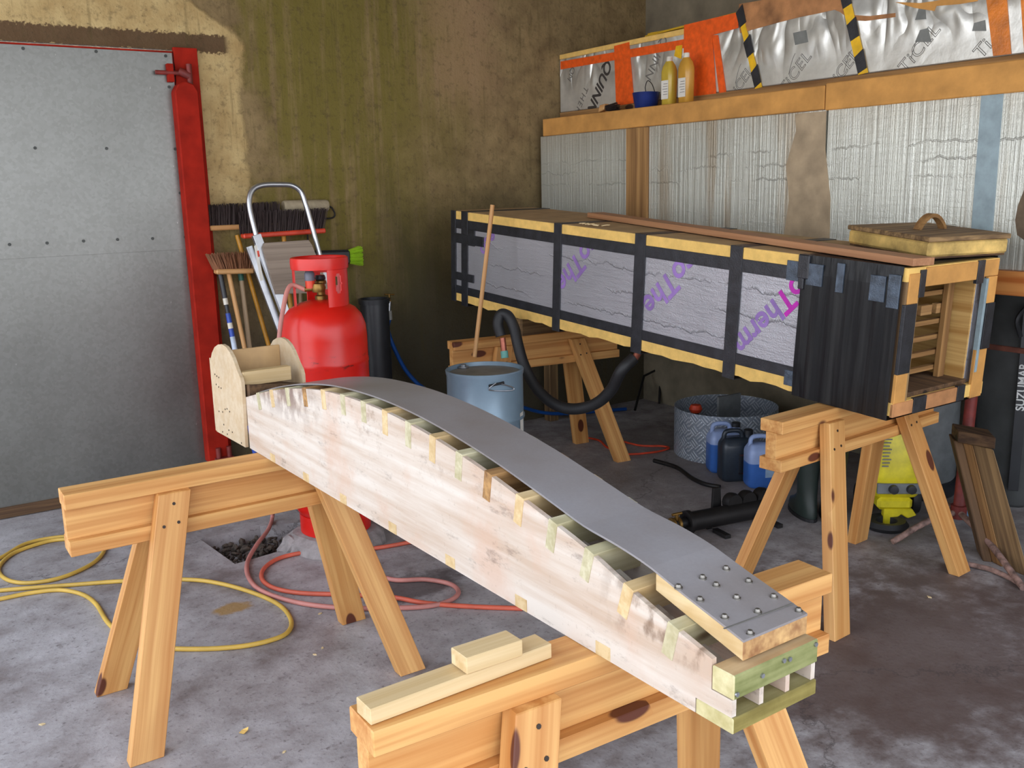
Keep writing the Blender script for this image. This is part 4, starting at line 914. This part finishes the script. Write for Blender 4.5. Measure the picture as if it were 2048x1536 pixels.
# black pipe, tap, hose
pp = Y(748, 597, 5.13)
pd = thing('downpipe', 'thick black plastic pipe standing against the wall right of the gas bottle', 'pipe', (pp.x, 5.13, 0))
lathe('pipe_body', [(0, 0), (.085, 0), (.085, pp.z-.03), (.092, pp.z-.03), (.094, pp.z), (.082, pp.z), (.082, .02), (0, .02)], BLACKP, pd, Matrix.Translation((pp.x, 5.13, 0)), 28)
tp_ = Y(779, 603, 5.19)
tap = thing('outdoor_tap', 'small brass tap on the mossy wall above the blue hose', 'tap', tp_)
rod('tap_body', Vector((tp_.x+.01, YB, tp_.z)), tp_, .012, BRASS, tap); rod('spout', tp_, tp_+Vector((-.01, -.005, -.06)), .013, STEEL, tap); rod('stem', tp_, tp_+Vector((.0, 0, .045)), .007, BRASS, tap); rod('tee_handle', tp_+Vector((-.03, 0, .045)), tp_+Vector((.035, 0, .04)), .005, BRASS, tap)
rod('hose_connector', tp_+Vector((-.01, -.005, -.055)), tp_+Vector((-.008, -.005, -.11)), .018, plain('grey_connector', lin(150, 150, 146), .5), tap)
bh = [tp_+Vector((-.008, -.005, -.1)), Y(776, 660, 5.17), Y(790, 700, 5.16), Y(815, 745, 5.15), Y(850, 778, 5.12), Y(900, 800, 5.1), Vector((3.3, 5.1, .2)), Vector((3.7, 5.12, .06)), Vector((4.3, 5.05, .015))]
props(tube('blue_hose', bh, .0125, HOSEB, None, 10), 'blue water hose hanging from the tap down the wall', 'hose')

# ================================================================ DRUM, STICK AND STEAM HOSE
DZ = .72; dcp = (Z(889, 737, DZ)+Z(1043, 737, DZ))/2; dr_ = (Z(889, 737, DZ)-Z(1043, 737, DZ)).length/2*.985
dc = Vector((dcp.x+.01, dcp.y+.0, 0))
dm = thing('steel_drum', 'blue-grey steel drum with bung and bail handle standing behind the former', 'drum', dc)
R_ = dr_
lathe('drum_body', [(0, 0), (R_, 0), (R_+.004, .004), (R_+.004, .014), (R_, .02), (R_, .22), (R_+.006, .228), (R_+.006, .24), (R_, .248), (R_, .47), (R_+.006, .478), (R_+.006, .49), (R_, .498), (R_, DZ-.03), (R_+.003, DZ-.022), (R_+.005, DZ-.004), (R_+.002, DZ), (R_-.006, DZ), (R_-.008, DZ-.02)], DRUM, dm, Matrix.Translation(dc), 48)
lathe('lid', [(R_-.004, DZ-.02), (R_*.6, DZ-.016), (0, DZ-.015), ], DRUMTOP, dm, Matrix.Translation(dc), 48)
bp_ = Z(927, 735, DZ-.015); lathe('bung', [(0, 0), (.028, 0), (.028, .006), (.014, .008), (.014, .016), (0, .017)], STEEL, dm, Matrix.Translation(bp_), 18)
vdir = (Vector((CC[0], CC[1], 0))-dc); vdir.z = 0; vdir.normalize(); vr = Vector((-vdir.y, vdir.x, 0)); vr = vr if vr.dot(Vector(CR)) > 0 else -vr
def onside(px, py, off=.003):
    d = Vector(ray(px, py)); o = Vector(CC)-dc; a = d.x**2+d.y**2; b = 2*(o.x*d.x+o.y*d.y); c = o.x**2+o.y**2-(R_+off)**2
    t = (-b-math.sqrt(max(0, b*b-4*a*c)))/(2*a); return Vector(CC)+d*t
tube('bail_handle', [onside(*q, .012) for q in [(992, 766), (978, 780), (1022, 781), (1026, 775), (1003, 768)]], .003, STEEL, dm, 6, n=3)
rod('handle_bracket', onside(978, 772, .008), onside(1008, 765, .008), .006, IRON, dm)
lb = [onside(*q, .004) for q in [(1040, 827), (1046, 822), (1047, 862), (1041, 866)]]; sheet('paper_label', lb, PAPER, .0008, dm, tuple(vdir))
ec = Z(1010, 716, DZ-.015)
e = Vector((.0, 0, 0)); eh = D(1005, 676, (ec-Vector(CC)).dot(Vector(CF)))
st = thing('steam_hose', 'thick black insulated hose looping from the drum outlet up to the steam box', 'hose', ec)
rod('copper_stub', ec, eh, .016, COPPER, st); rod('verdigris_joint', ec+Vector((0, 0, .0)), ec+(eh-ec)*.35, .02, VERDI, st)
dd = (ec-Vector(CC)).dot(Vector(CF))
oe = SMX @ Vector((.10, 1.44, -.075)); od = (oe-Vector(CC)).dot(Vector(CF))
sp_ = [(1002, 672, 0), (996, 648, 0), (1002, 629, .0), (1016, 632, .02), (1028, 655, .04), (1036, 690, .08), (1048, 730, .12), (1072, 775, .2), (1105, 806, .32), (1145, 818, .45), (1190, 808, .62), (1222, 780, .8), (1242, 742, 1.0)]
dl = od
pts = [D(px, py, dd+(od-dd)*t*.0+(-.0)) if t == 0 else D(px, py, dd*(1-t)+min(od, 4.72)*t) for px, py, t in sp_]
tube('hose', pts+[oe], .029, RUBBER, st, 14)
sk0 = D(985, 410, dd-.04); sk1 = Z(949, 714, DZ-.012)
props(rod('dowel_stick', sk0, sk1, .0115, HANDLE, None), 'thin wooden dowel standing on the drum lid and leaning on the steam box', 'stick')

# ================================================================ CHEQUER PLATE RING AND JUGS
def m_chk():
    g = G('chequer_plate'); o = g.n('TexCoord').outputs['Object']; x, y, z = g.xyz(o)
    a = g.math('MULTIPLY', g.math('ARCTAN2', y, x), .30)
    u = g.math('DIVIDE', g.math('ADD', a, z), .075); v = g.math('DIVIDE', g.math('SUBTRACT', a, z), .075)
    fu = g.math('FLOOR', u); fv = g.math('FLOOR', v); par = g.math('MODULO', g.math('ABSOLUTE', g.math('ADD', fu, fv)), 2.0)
    def bars(p, q):
        w1 = g.math('SINE', g.math('MULTIPLY', p, 2*math.pi*3)); fq = g.math('ABSOLUTE', g.math('SUBTRACT', g.math('FRACT', q), .5))
        return g.math('MULTIPLY', g.ss(w1, -.2, .5), g.math('SUBTRACT', 1.0, g.ss(fq, .36, .46)))
    h = g.math('ADD', g.math('MULTIPLY', bars(u, v), par), g.math('MULTIPLY', bars(v, u), g.math('SUBTRACT', 1.0, par)))
    g.bump(h, .6, .004); n = g.noise(g.co(rnd=False), 4, 4)
    return g.out(g.mix(g.math('MULTIPLY', h, .5), g.ramp(n, (.3, lin(128, 138, 152)), (.7, lin(156, 166, 178))), lin(226, 232, 240)), .34, .4)
rc = (Z(1338, 900)+Z(1560, 885))/2; rc = Vector((4.085, 3.885, 0)); RR = .30
ring = lathe('chequer_plate_ring', [(RR, 0), (RR+.003, 0), (RR+.003, .285), (RR, .285), (RR-.001, .28), (RR-.001, 0), (RR, 0)], m_chk(), None, Matrix.Translation(rc), 64)
props(ring, 'open cylinder of bent chequer plate standing on floor under the steam box', 'metal ring')
fl = thing('float_ball', 'orange-red plastic knob on a dark pipe inside the chequer plate ring', 'pipe', rc+Vector((-.12, .1, 0)))
rod('stand', rc+Vector((-.13, .12, 0)), rc+Vector((-.13, .12, .24)), .02, IRON, fl); lathe('knob', [(0, -.03), (.03, -.02), (.04, 0), (.03, .025), (0, .03)], CORD, fl, Matrix.Translation(rc+Vector((-.13, .12, .26))), 18)
props(box('grey_panel_offcut', (rc.x-.02, rc.x+.17, rc.y+.04, rc.y+.055, 0, .33), TANKG), 'grey panel offcut standing inside the chequer plate ring', 'panel offcut')
def jug(c, yaw, mats, label, level, lab=False, h=.27):
    M = Matrix.Translation(c) @ Matrix.Rotation(yaw, 4, 'Z'); r = thing('fluid_jug', label, 'jug', M)
    W, Dp = .19, .125; up, lo = mats
    def sec(z, a, b, rr, dx=0.): return [M @ Vector((x+dx, y, z)) for x, y in rrect(W*a, Dp*b, rr)]
    low = [sec(0, .86, .84, .025), sec(.006, .95, .94, .03), sec(.02, 1, 1, .03), sec(level, 1, 1, .03)]
    bm = bmesh.new(); loft(bm, low); o = finish('liquid_section', bm, lo, r, M, True); autosmooth(o, 50)
    hi = [sec(level, 1, 1, .03), sec(h*.70, 1, 1, .03), sec(h*.76, .97, .96, .03), sec(h*.84, .86, .74, .026), sec(h*.87, .8, .62, .02)]
    bm = bmesh.new(); loft(bm, hi); o = finish('upper_shell', bm, up, r, M, True); autosmooth(o, 50)
    bm = bmesh.new(); add_tube(bm, spline([M @ Vector(p) for p in ((-.075, 0, h*.78), (-.07, 0, h*.95), (-.05, 0, h*1.005), (.0, 0, h*1.005), (.022, 0, h*.96), (.03, 0, h*.85))], 5), .0125, 10); finish('handle', bm, up, r, M, True)
    lathe('spout', [(0, 0), (.021, 0), (.021, .03), (0, .03)], up, r, M @ Matrix.Translation((.062, 0, h*.85)), 18)
    lathe('cap', [(0, 0), (.025, 0), (.025, .022), (.02, .026), (0, .026)], BLACKP, r, M @ Matrix.Translation((.062, 0, h*.85+.02)), 18)
    if lab:
        for nm, b, m in lab:
            x0, x1, z0, z1 = b; bm = bmesh.new(); hexa(bm, [M @ v for v in boxv(x0, x1, -Dp/2-.0012, -Dp/2-.0002-.0, z0, z1)]); finish(nm, bm, m, r, M)
    return r
jy = math.radians(-28)
jug(Z(1448, 940), jy, (JUGB, LIQB), 'blue liquid jug standing furthest back, against the chequer plate ring', .165)
jug(Z(1472, 957), jy, (JUGK, JUGK), 'dark oil jug with a small orange-edged label in front of the chequer plate ring', .15, [('label', (-.01, .07, .04, .16), BLACKP), ('label_band', (-.005, .065, .145, .155), CORD), ('label_band', (-.008, .068, .045, .052), CORD), ('label_panel', (.0, .05, .065, .13), plain('label_blue_panel', lin(60, 76, 104), .4))])
jug(Z(1525, 970), jy, (JUGB, LIQB), 'half-full blue liquid jug with pale label, nearest the sawhorse leg', .135, [('label', (-.01, .07, .06, .13), plain('pale_blue_label', lin(150, 176, 206), .5))])

# ================================================================ CLUTTER UNDER THE STEAM BOX AND BY THE RIGHT WALL
def up(c, **k): return Matrix.Translation(Vector(c))
tk = thing('water_tank', 'round-shouldered grey plastic tank behind the yellow pressure washer', 'tank', (4.33, 2.82, 0))
lathe('tank_body', [(0, .06), (.2, .06), (.22, .09), (.22, .56), (.205, .63), (.15, .68), (.06, .70), (0, .70)], TANKG, tk, up((4.33, 2.82, 0)), 36)
lathe('base_ring', [(0, 0), (.225, 0), (.23, .01), (.23, .075), (.21, .08), (0, .08)], BLACKP, tk, up((4.33, 2.82, 0)), 36); lathe('cap', [(0, 0), (.05, 0), (.05, .03), (0, .035)], BLACKP, tk, up((4.33, 2.82, .695)), 20)
WM = Matrix.Translation((3.86, 2.60, 0)) @ Matrix.Rotation(math.radians(-38), 4, 'Z')
pw = thing('pressure_washer', 'yellow pressure washer with black knobs and wheels standing behind the sawhorse', 'pressure washer', WM)
bm = bmesh.new(); loft(bm, [[WM @ Vector((x*a, y*b+o, z)) for x, y in rrect(.21, .22, .04)] for z, a, b, o in ((.13, .9, .8, 0), (.15, 1, .95, 0), (.24, 1.02, 1, 0), (.45, .95, .9, .02), (.52, .85, .75, .03), (.545, .7, .5, .03))]); autosmooth(finish('housing', bm, KYEL, pw, WM, True), 45)
box('control_panel', (-.10, .10, -.118, -.10, .155, .205), TANKG, pw, WM, 'x', .003)
for x in (-.03, .05):
    lathe('control_knob', [(0, 0), (.022, 0), (.02, .02), (0, .022)], BLACKP, pw, WM @ Matrix.Translation((x, -.118, .18)) @ Matrix.Rotation(math.pi/2, 4, 'X'), 18)
box('base_skirt', (-.09, .07, -.10, .09, .07, .13), KYEL, pw, WM, 'x', .015); prism('front_foot', [(-.06, .075), (.07, .075), (.09, .045), (.05, .03), (.02, .05), (-.03, .0), (-.06, .0)], -.10, -.06, KYEL, pw, WM, 'xz', .004)
for k in range(9): box('warning_text', (-.085, -.055+.005*(k % 3), -.1125, -.1105, .285+.016*k, .291+.016*k), INKG, pw, WM, 'x', 0)
for x in (-.12, .12): lathe('wheel', [(0, -.02), (.05, -.022), (.075, -.018), (.08, 0), (.075, .018), (.05, .022), (0, .02)], RUBBER, pw, WM @ Matrix.Translation((x, .06, .08)) @ Matrix.Rotation(math.pi/2, 4, 'Y'), 24)
tube('carry_handle', [WM @ Vector(p) for p in ((-.08, .06, .5), (-.08, .07, .60), (0, .07, .63), (.08, .07, .60), (.08, .06, .5))], .012, BLACKP, pw, 8)
lathe('hose_coil', [(.05, -.016), (.085, -.02), (.1, 0), (.085, .02), (.05, .016), (.05, -.016)], RUBBER, pw, WM @ Matrix.Translation((-.06, -.14, .021)), 28)
# wellington boots
def boot(c, yaw, label):
    M = Matrix.Translation(c) @ Matrix.Rotation(yaw, 4, 'Z'); r = thing('wellington_boot', label, 'boot', M, 'pair of dark boots')
    bm = bmesh.new(); secs = []
    for z, cx, a, b in ((.015, .045, .130, .046), (.03, .045, .132, .048), (.06, .04, .122, .047), (.085, .015, .088, .046), (.115, .0, .062, .045), (.18, -.002, .055, .047), (.28, -.004, .062, .055), (.36, -.004, .066, .06)):
        secs.append([M @ Vector((cx+a*math.cos(t), b*math.sin(t), z)) for t in [2*math.pi*k/20 for k in range(20)]])
    loft(bm, secs); o = finish('boot_upper', bm, BOOT, r, M, True); autosmooth(o, 60)
    bm = bmesh.new(); loft(bm, [[M @ Vector((.045+.134*math.cos(t), .05*math.sin(t), z)) for t in [2*math.pi*k/20 for k in range(20)]] for z in (0, .016)]); finish('sole', bm, RUBBER, r, M)
    lathe('cuff', [(.058, 0), (.068, 0), (.068, .014), (.06, .016), (.058, 0)], BLACKP, r, M @ Matrix.Translation((-.004, 0, .352)), 20)
b1, b2 = Z(1612, 1034), Z(1664, 1040)
boot(b1, math.radians(62), 'dark green rubber boot under the steam box, left of the pair')
boot(b2, math.radians(48), 'dark green rubber boot under the steam box, right of the pair')
# red stand with peeling legs
rb_ = Vector((3.93, 2.30, .0)); rt_ = Vector((4.14, 2.395, .80))
rs = thing('tripod_stand', 'rusty red tripod stand with thin peeling legs beside the split timber', 'stand', rb_)
hub = rb_+Vector((.0, .0, .10))
rod('post', hub, rt_, .026, REDRUST, rs); lathe('hub', [(0, -.03), (.035, -.03), (.035, .03), (0, .03)], REDRUST, rs, up(hub), 16)
for q in (Z(2046, 1176, .012), Z(1785, 1084, .012), Vector((4.13, 2.52, .012))): tube('stand_leg', [hub, hub.lerp(q, .5)+Vector((0, 0, .02)), q], [.014]*16+[.013], TWIG, rs, 8)
props(tube('rusty_rod', [Z(1936, 1128, .012), Z(1990, 1142, .016), Z(2060, 1176, .012), Z(2120, 1190, .012)], .011, TWIG, None, 8), 'flaky pale rusty rod lying on the floor below the split timber', 'rod')
# split timber with a block on top
A0, A1 = Z(1985, 1125), Z(2040, 1148); ax = (A1-A0); back = Vector((.09, .08, 0)); shift = Vector((.10, .23, .46))
tm = thing('split_timber', 'short thick split timber leaning at the right edge beside the red stand', 'timber', (A0+A1)/2)
solid('split_face', [A0+Vector((-.02, .03, 0)), A0, A0+back, A0+back+Vector((-.02, .03, 0)), A0+Vector((-.02, .03, 0))+shift, A0+shift, A0+back+shift, A0+back+Vector((-.02, .03, 0))+shift], DARKW, tm, shift, .003)
solid('heart', [A0, A0+ax*.35+Vector((-.012, -.012, 0)), A0+ax*.35+back, A0+back, A0+shift, A0+ax*.35+Vector((-.012, -.012, 0))+shift, A0+ax*.35+back+shift, A0+back+shift], SPLIT, tm, shift, .004)
solid('sawn_face', [A0+ax*.35, A0+ax*1.35, A0+ax*1.35+back, A0+ax*.35+back, A0+ax*.35+shift, A0+ax*1.2+shift, A0+ax*1.2+back+shift, A0+ax*.35+back+shift], OLDW, tm, shift, .003)
tb0 = A0+shift+Vector((-.04, .0, .002)); tb1 = A0+ax*1.2+shift+Vector((.01, 0, .002))
props(solid('timber_block', [tb0, tb1, tb1+back*1.2, tb0+back*1.2, tb0+Vector((0, 0, .05)), tb1+Vector((0, 0, .05)), tb1+back*1.2+Vector((0, 0, .05)), tb0+back*1.2+Vector((0, 0, .05))], DARKW, None, ax, .003), 'small dark timber block lying on top of the split timber', 'wood block')
# rolled boat bag against the right wall
bagc = D(2024, 760, 4.62); bagc = Vector((bagc.x, bagc.y, 0))
bg_ = thing('boat_bag', 'tall charcoal fabric boat bag with black straps and white lettering at the right edge', 'bag', bagc)
bm = bmesh.new(); secs = []
for z, a in ((0, .8), (.02, .95), (.2, 1.0), (.45, .97), (.7, 1.0), (.95, .96), (1.04, .85), (1.06, .6)): secs.append([bagc+Vector((.105*a*math.cos(t)+.006*math.sin(3*t+z*9), .17*a*math.sin(t)+.01*math.cos(4*t+z*6), z)) for t in [2*math.pi*k/28 for k in range(28)]])
loft(bm, secs); o = finish('bag_body', bm, BAG, bg_, up(bagc), True); autosmooth(o, 60)
bc = (Vector((0, 0, 0))-bagc); bc.z = 0; bc.normalize(); bt = Vector((-bc.y, bc.x, 0)); bt = bt if bt.dot(Vector(CR)) > 0 else -bt
sx_ = bagc+bc*.15+bt*.045
bar('strap', sx_+Vector((0, 0, .10)), sx_+Vector((0, 0, 1.0)), .045, .02, BLACKP, bg_, tuple(bc)); tube('strap_loop', [bagc+bc*.16+bt*.04+Vector((0, 0, 1.0)), bagc+bc*.18+bt*.0+Vector((0, 0, .93)), bagc+bc*.16+bt*.02+Vector((0, 0, .85))], .01, BLACKP, bg_, 6)
text('lettering', 'SUZUMAR', .05, WHITE, bg_, sx_+bc*.012+Vector((0, 0, .61)), (0, 0, 1), tuple(-bt), bold=.001)
bl = Z(1950, 1052); bt_ = thing('water_bottle', 'clear blue plastic bottle on the floor behind the red stand', 'bottle', bl+Vector((.1, .1, 0)))
lathe('bottle_body', [(0, 0), (.038, 0), (.04, .01), (.04, .15), (.03, .19), (.014, .215), (.014, .23), (0, .23)], BLUEC, bt_, up(bl+Vector((.1, .1, 0))), 20); lathe('cap', [(0, 0), (.016, 0), (.016, .018), (0, .018)], BLUEP, bt_, up(bl+Vector((.1, .1, .228))), 14)
bar('brace_bar', X(1940, 688, 3.74), Vector((3.74, .69, X(1940, 688, 3.74).z)), .02, .02, RUST, cb)
# gas burner
q0, q1 = Z(1372, 1045, .065), Z(1545, 1012, .065); bd = (q1-q0).normalized()
gbn = thing('gas_burner', 'black tubular gas burner with brass valve lying on floor by the sawhorse leg', 'burner', (q0+q1)/2-Vector((0, 0, .065)))
bs2 = Vector((-bd.y, bd.x, 0))
rod('burner_tube', q0, q1, .045, IRON, gbn, 20); lathe('flange', [(0, 0), (.055, 0), (.055, .02), (0, .02)], IRON, gbn, frame(q0, bd) @ Matrix.Rotation(math.pi/2, 4, 'Y'), 20)
v0 = q0-bd*.05; rod('valve_body', q0, v0-bd*.06, .022, IRON, gbn); 
for t in (.0, .03): rod('brass_ring', v0-bd*t+bd*.012, v0-bd*(t+.012)+bd*.012, .034, BRASS, gbn)
rod('valve_stem', v0, v0+Vector((0, 0, .05)), .009, BRASS, gbn); rod('valve_key', v0+Vector((0, 0, .048))-bd*.025, v0+Vector((0, 0, .05))+bd*.025, .007, BRASS, gbn)
m_ = q0.lerp(q1, .42); 
solid('support_plate', [m_+Vector((0, 0, -.065))-bd*.03+bs2*.05, m_+Vector((0, 0, -.065))+bd*.03+bs2*.05, m_+Vector((0, 0, -.065))+bd*.03+bs2*.065, m_+Vector((0, 0, -.065))-bd*.03+bs2*.065, m_+Vector((0, 0, .12))-bd*.02+bs2*.05, m_+Vector((0, 0, .12))+bd*.02+bs2*.05, m_+Vector((0, 0, .12))+bd*.02+bs2*.065, m_+Vector((0, 0, .12))-bd*.02+bs2*.065], IRON, gbn, (0, 0, 1))
for t in (.55, .72, .9):
    c = q0.lerp(q1, t)+bs2*.02+Vector((0, 0, .05)); lathe('knuckle', [(0, -.025), (.04, -.025), (.045, 0), (.04, .025), (0, .025)], IRON, gbn, frame(c, bs2) @ Matrix.Rotation(math.pi/2, 4, 'Y'), 16)
for sgn in (-1, 1): bar('foot_bar', q0.lerp(q1, .3)+bs2*sgn*.02+Vector((0, 0, -.055)), q0.lerp(q1, .3)+bs2*sgn*.12+Vector((0, 0, -.055)), .03, .018, IRON, gbn); bar('foot_bar', q0.lerp(q1, .9)+bs2*sgn*.02+Vector((0, 0, -.055)), q0.lerp(q1, .9)+bs2*sgn*.12+Vector((0, 0, -.055)), .03, .018, IRON, gbn)
props(tube('pry_bar', FL([(1308, 921), (1330, 927), (1356, 936), (1384, 956), (1410, 968), (1440, 976), (1500, 990)], .012), [.016]*10+[.012]*50, IRON, None, 10), 'bent black bar lying on the floor in front of the chequer plate ring', 'pry bar') if False else props(tube('pry_bar', FL([(1308, 921), (1330, 927), (1356, 936), (1384, 956), (1410, 968), (1440, 974)], .013), .012, IRON, None, 10), 'bent black bar lying on the floor in front of the chequer plate ring', 'pry bar')
props(tube('orange_cable', FL([(1150, 872), (1196, 880), (1215, 895), (1250, 908), (1310, 904), (1338, 896), (1320, 892), (1280, 891), (1235, 880)], .007), .0065, CORD, None, 8), 'thin orange cable lying on the floor behind the rear sawhorse leg', 'cable')
fr = thing('iron_frame', 'thin dark iron folding frame leaning on the wall beneath the steam box', 'frame', (3.95, 5.1, 0))
fp = [Y(1322, 735, 5.15), Y(1318, 862, 5.05), Y(1288, 752, 5.15), Y(1266, 850, 5.02), Y(1345, 838, 5.0)]
rod('frame_leg', fp[0], Vector((fp[1].x, 5.05, .01)), .009, IRON, fr); rod('frame_leg', fp[2], Vector((fp[3].x, 5.0, .01)), .009, IRON, fr); rod('cross_bar', fp[0], fp[2], .008, IRON, fr); rod('cross_bar', fp[0].lerp(fp[1], .5), fp[4], .008, IRON, fr); rod('frame_leg', fp[4]+Vector((0, 0, .05)), Vector((fp[4].x, 4.98, .01)), .009, IRON, fr)
# pit debris, rubble, litter
bm = bmesh.new(); rnd = random.Random(11)
cpit = sum(PIT, Vector())/5
def inpit(p):
    s_ = None
    for i in range(5):
        a, b = PIT[i], PIT[(i+1) % 5]; c = (b.x-a.x)*(p.y-a.y)-(b.y-a.y)*(p.x-a.x)
        if s_ is None: s_ = c > 0
        elif s_ != (c > 0): return False
    return True
k = 0
while k < 240:
    p = cpit+Vector((rnd.uniform(-.35, .35), rnd.uniform(-.25, .25), 0))
    if not inpit(p): continue
    k += 1; r_ = rnd.uniform(.008, .024); c = Vector((p.x, p.y, -.098+r_*.7+rnd.uniform(0, .035)))
    mm = Matrix.Translation(c) @ Matrix.Rotation(rnd.uniform(0, 6), 4, Vector((rnd.random(), rnd.random(), rnd.random()+.01)).normalized()) @ Matrix.Diagonal((1, rnd.uniform(.4, 1), rnd.uniform(.3, .8), 1))
    bmesh.ops.create_icosphere(bm, subdivisions=1, radius=r_, matrix=mm)
o = finish('pit_rubble', bm, DEBRIS, None, Matrix.Translation(cpit)); o['kind'] = 'stuff'; o['label'] = 'dark rubble and leaves lying in the broken floor pit'; o['category'] = 'rubble'
def lump(name, c, r, sc3, mat, label, cat, seed):
    bm = bmesh.new(); bmesh.ops.create_icosphere(bm, subdivisions=3, radius=1); rn = random.Random(seed); off = Vector((rn.random()*9, rn.random()*9, 0))
    from mathutils import noise as mn
    for v in bm.verts:
        d = 1+.35*mn.noise(v.co*1.6+off)+.12*mn.noise(v.co*5+off); v.co = Vector((v.co.x*d*sc3[0], v.co.y*d*sc3[1], max(-.0, v.co.z*d*sc3[2])))*r+Vector(c)
    return props(finish(name, bm, mat, None, Matrix.Translation(c), False), label, cat)
bm = bmesh.new(); loft(bm, [[gp+Vector((a*math.cos(t)*(1+.06*math.sin(5*t)), a*math.sin(t)*(1+.05*math.cos(4*t)), z-.07)) for t in [2*math.pi*k/26 for k in range(26)]] for z, a in ((0, .235), (.04, .225), (.066, .19), (.069, .17))])
props(finish('concrete_pad', bm, ROCK, None, up(gp)), 'rough broken concrete lump under the red gas bottle', 'concrete lump')
lump('concrete_rubble', Z(600, 1092), .085, (1.1, .8, .7), ROCK, 'grey concrete lump by the pit edge behind the sawhorse leg', 'concrete lump', 3)
props(sheet('dry_leaf', [Z(478, 1466, .004), Z(484, 1460, .004), Z(497, 1454, .01), (Z(496, 1460, .006)), Z(488, 1468, .004)], FOAM, .001), 'small yellow dry leaf on the concrete floor in the foreground', 'leaf')
for i, (px, py, s_) in enumerate([(640, 1228, .009), (1858, 1195, .011), (84, 1450, .01), (645, 1297, .008), (630, 1310, .008), (568, 1505, .007)]):
    c = Z(px, py, 0); a = i*1.3
    props(prism('wood_chip', [(c.x+s_*math.cos(a), c.y+s_*math.sin(a)), (c.x+s_*.5*math.cos(a+1.8), c.y+s_*.5*math.sin(a+1.8)), (c.x-s_*math.cos(a+.3), c.y-s_*math.sin(a+.3)), (c.x+s_*.6*math.cos(a-1.6), c.y+s_*.6*math.sin(a-1.6))], .0005, .004, CHIP, None, None, 'xy'), 'tiny pale wood chip lying on the bare concrete floor', 'wood chip', 'wood chips on the floor')
bm = bmesh.new(); fc = Vector((Y(388, 915, 5.17).x, 5.17, 0))
for k in range(60):
    a = fc+Vector((random.gauss(0, .025), random.gauss(0, .018), abs(random.gauss(.05, .035)))); add_tube(bm, [a, a+Vector((random.gauss(0, .014), random.gauss(0, .014), abs(random.gauss(0, .01))))], .0016, 3)
o = finish('dust_fluff', bm, FLUFF, None, up(fc)); o['kind'] = 'stuff'; o['label'] = 'tuft of dusty fluff on the floor at the foot of the metal door'; o['category'] = 'fluff'
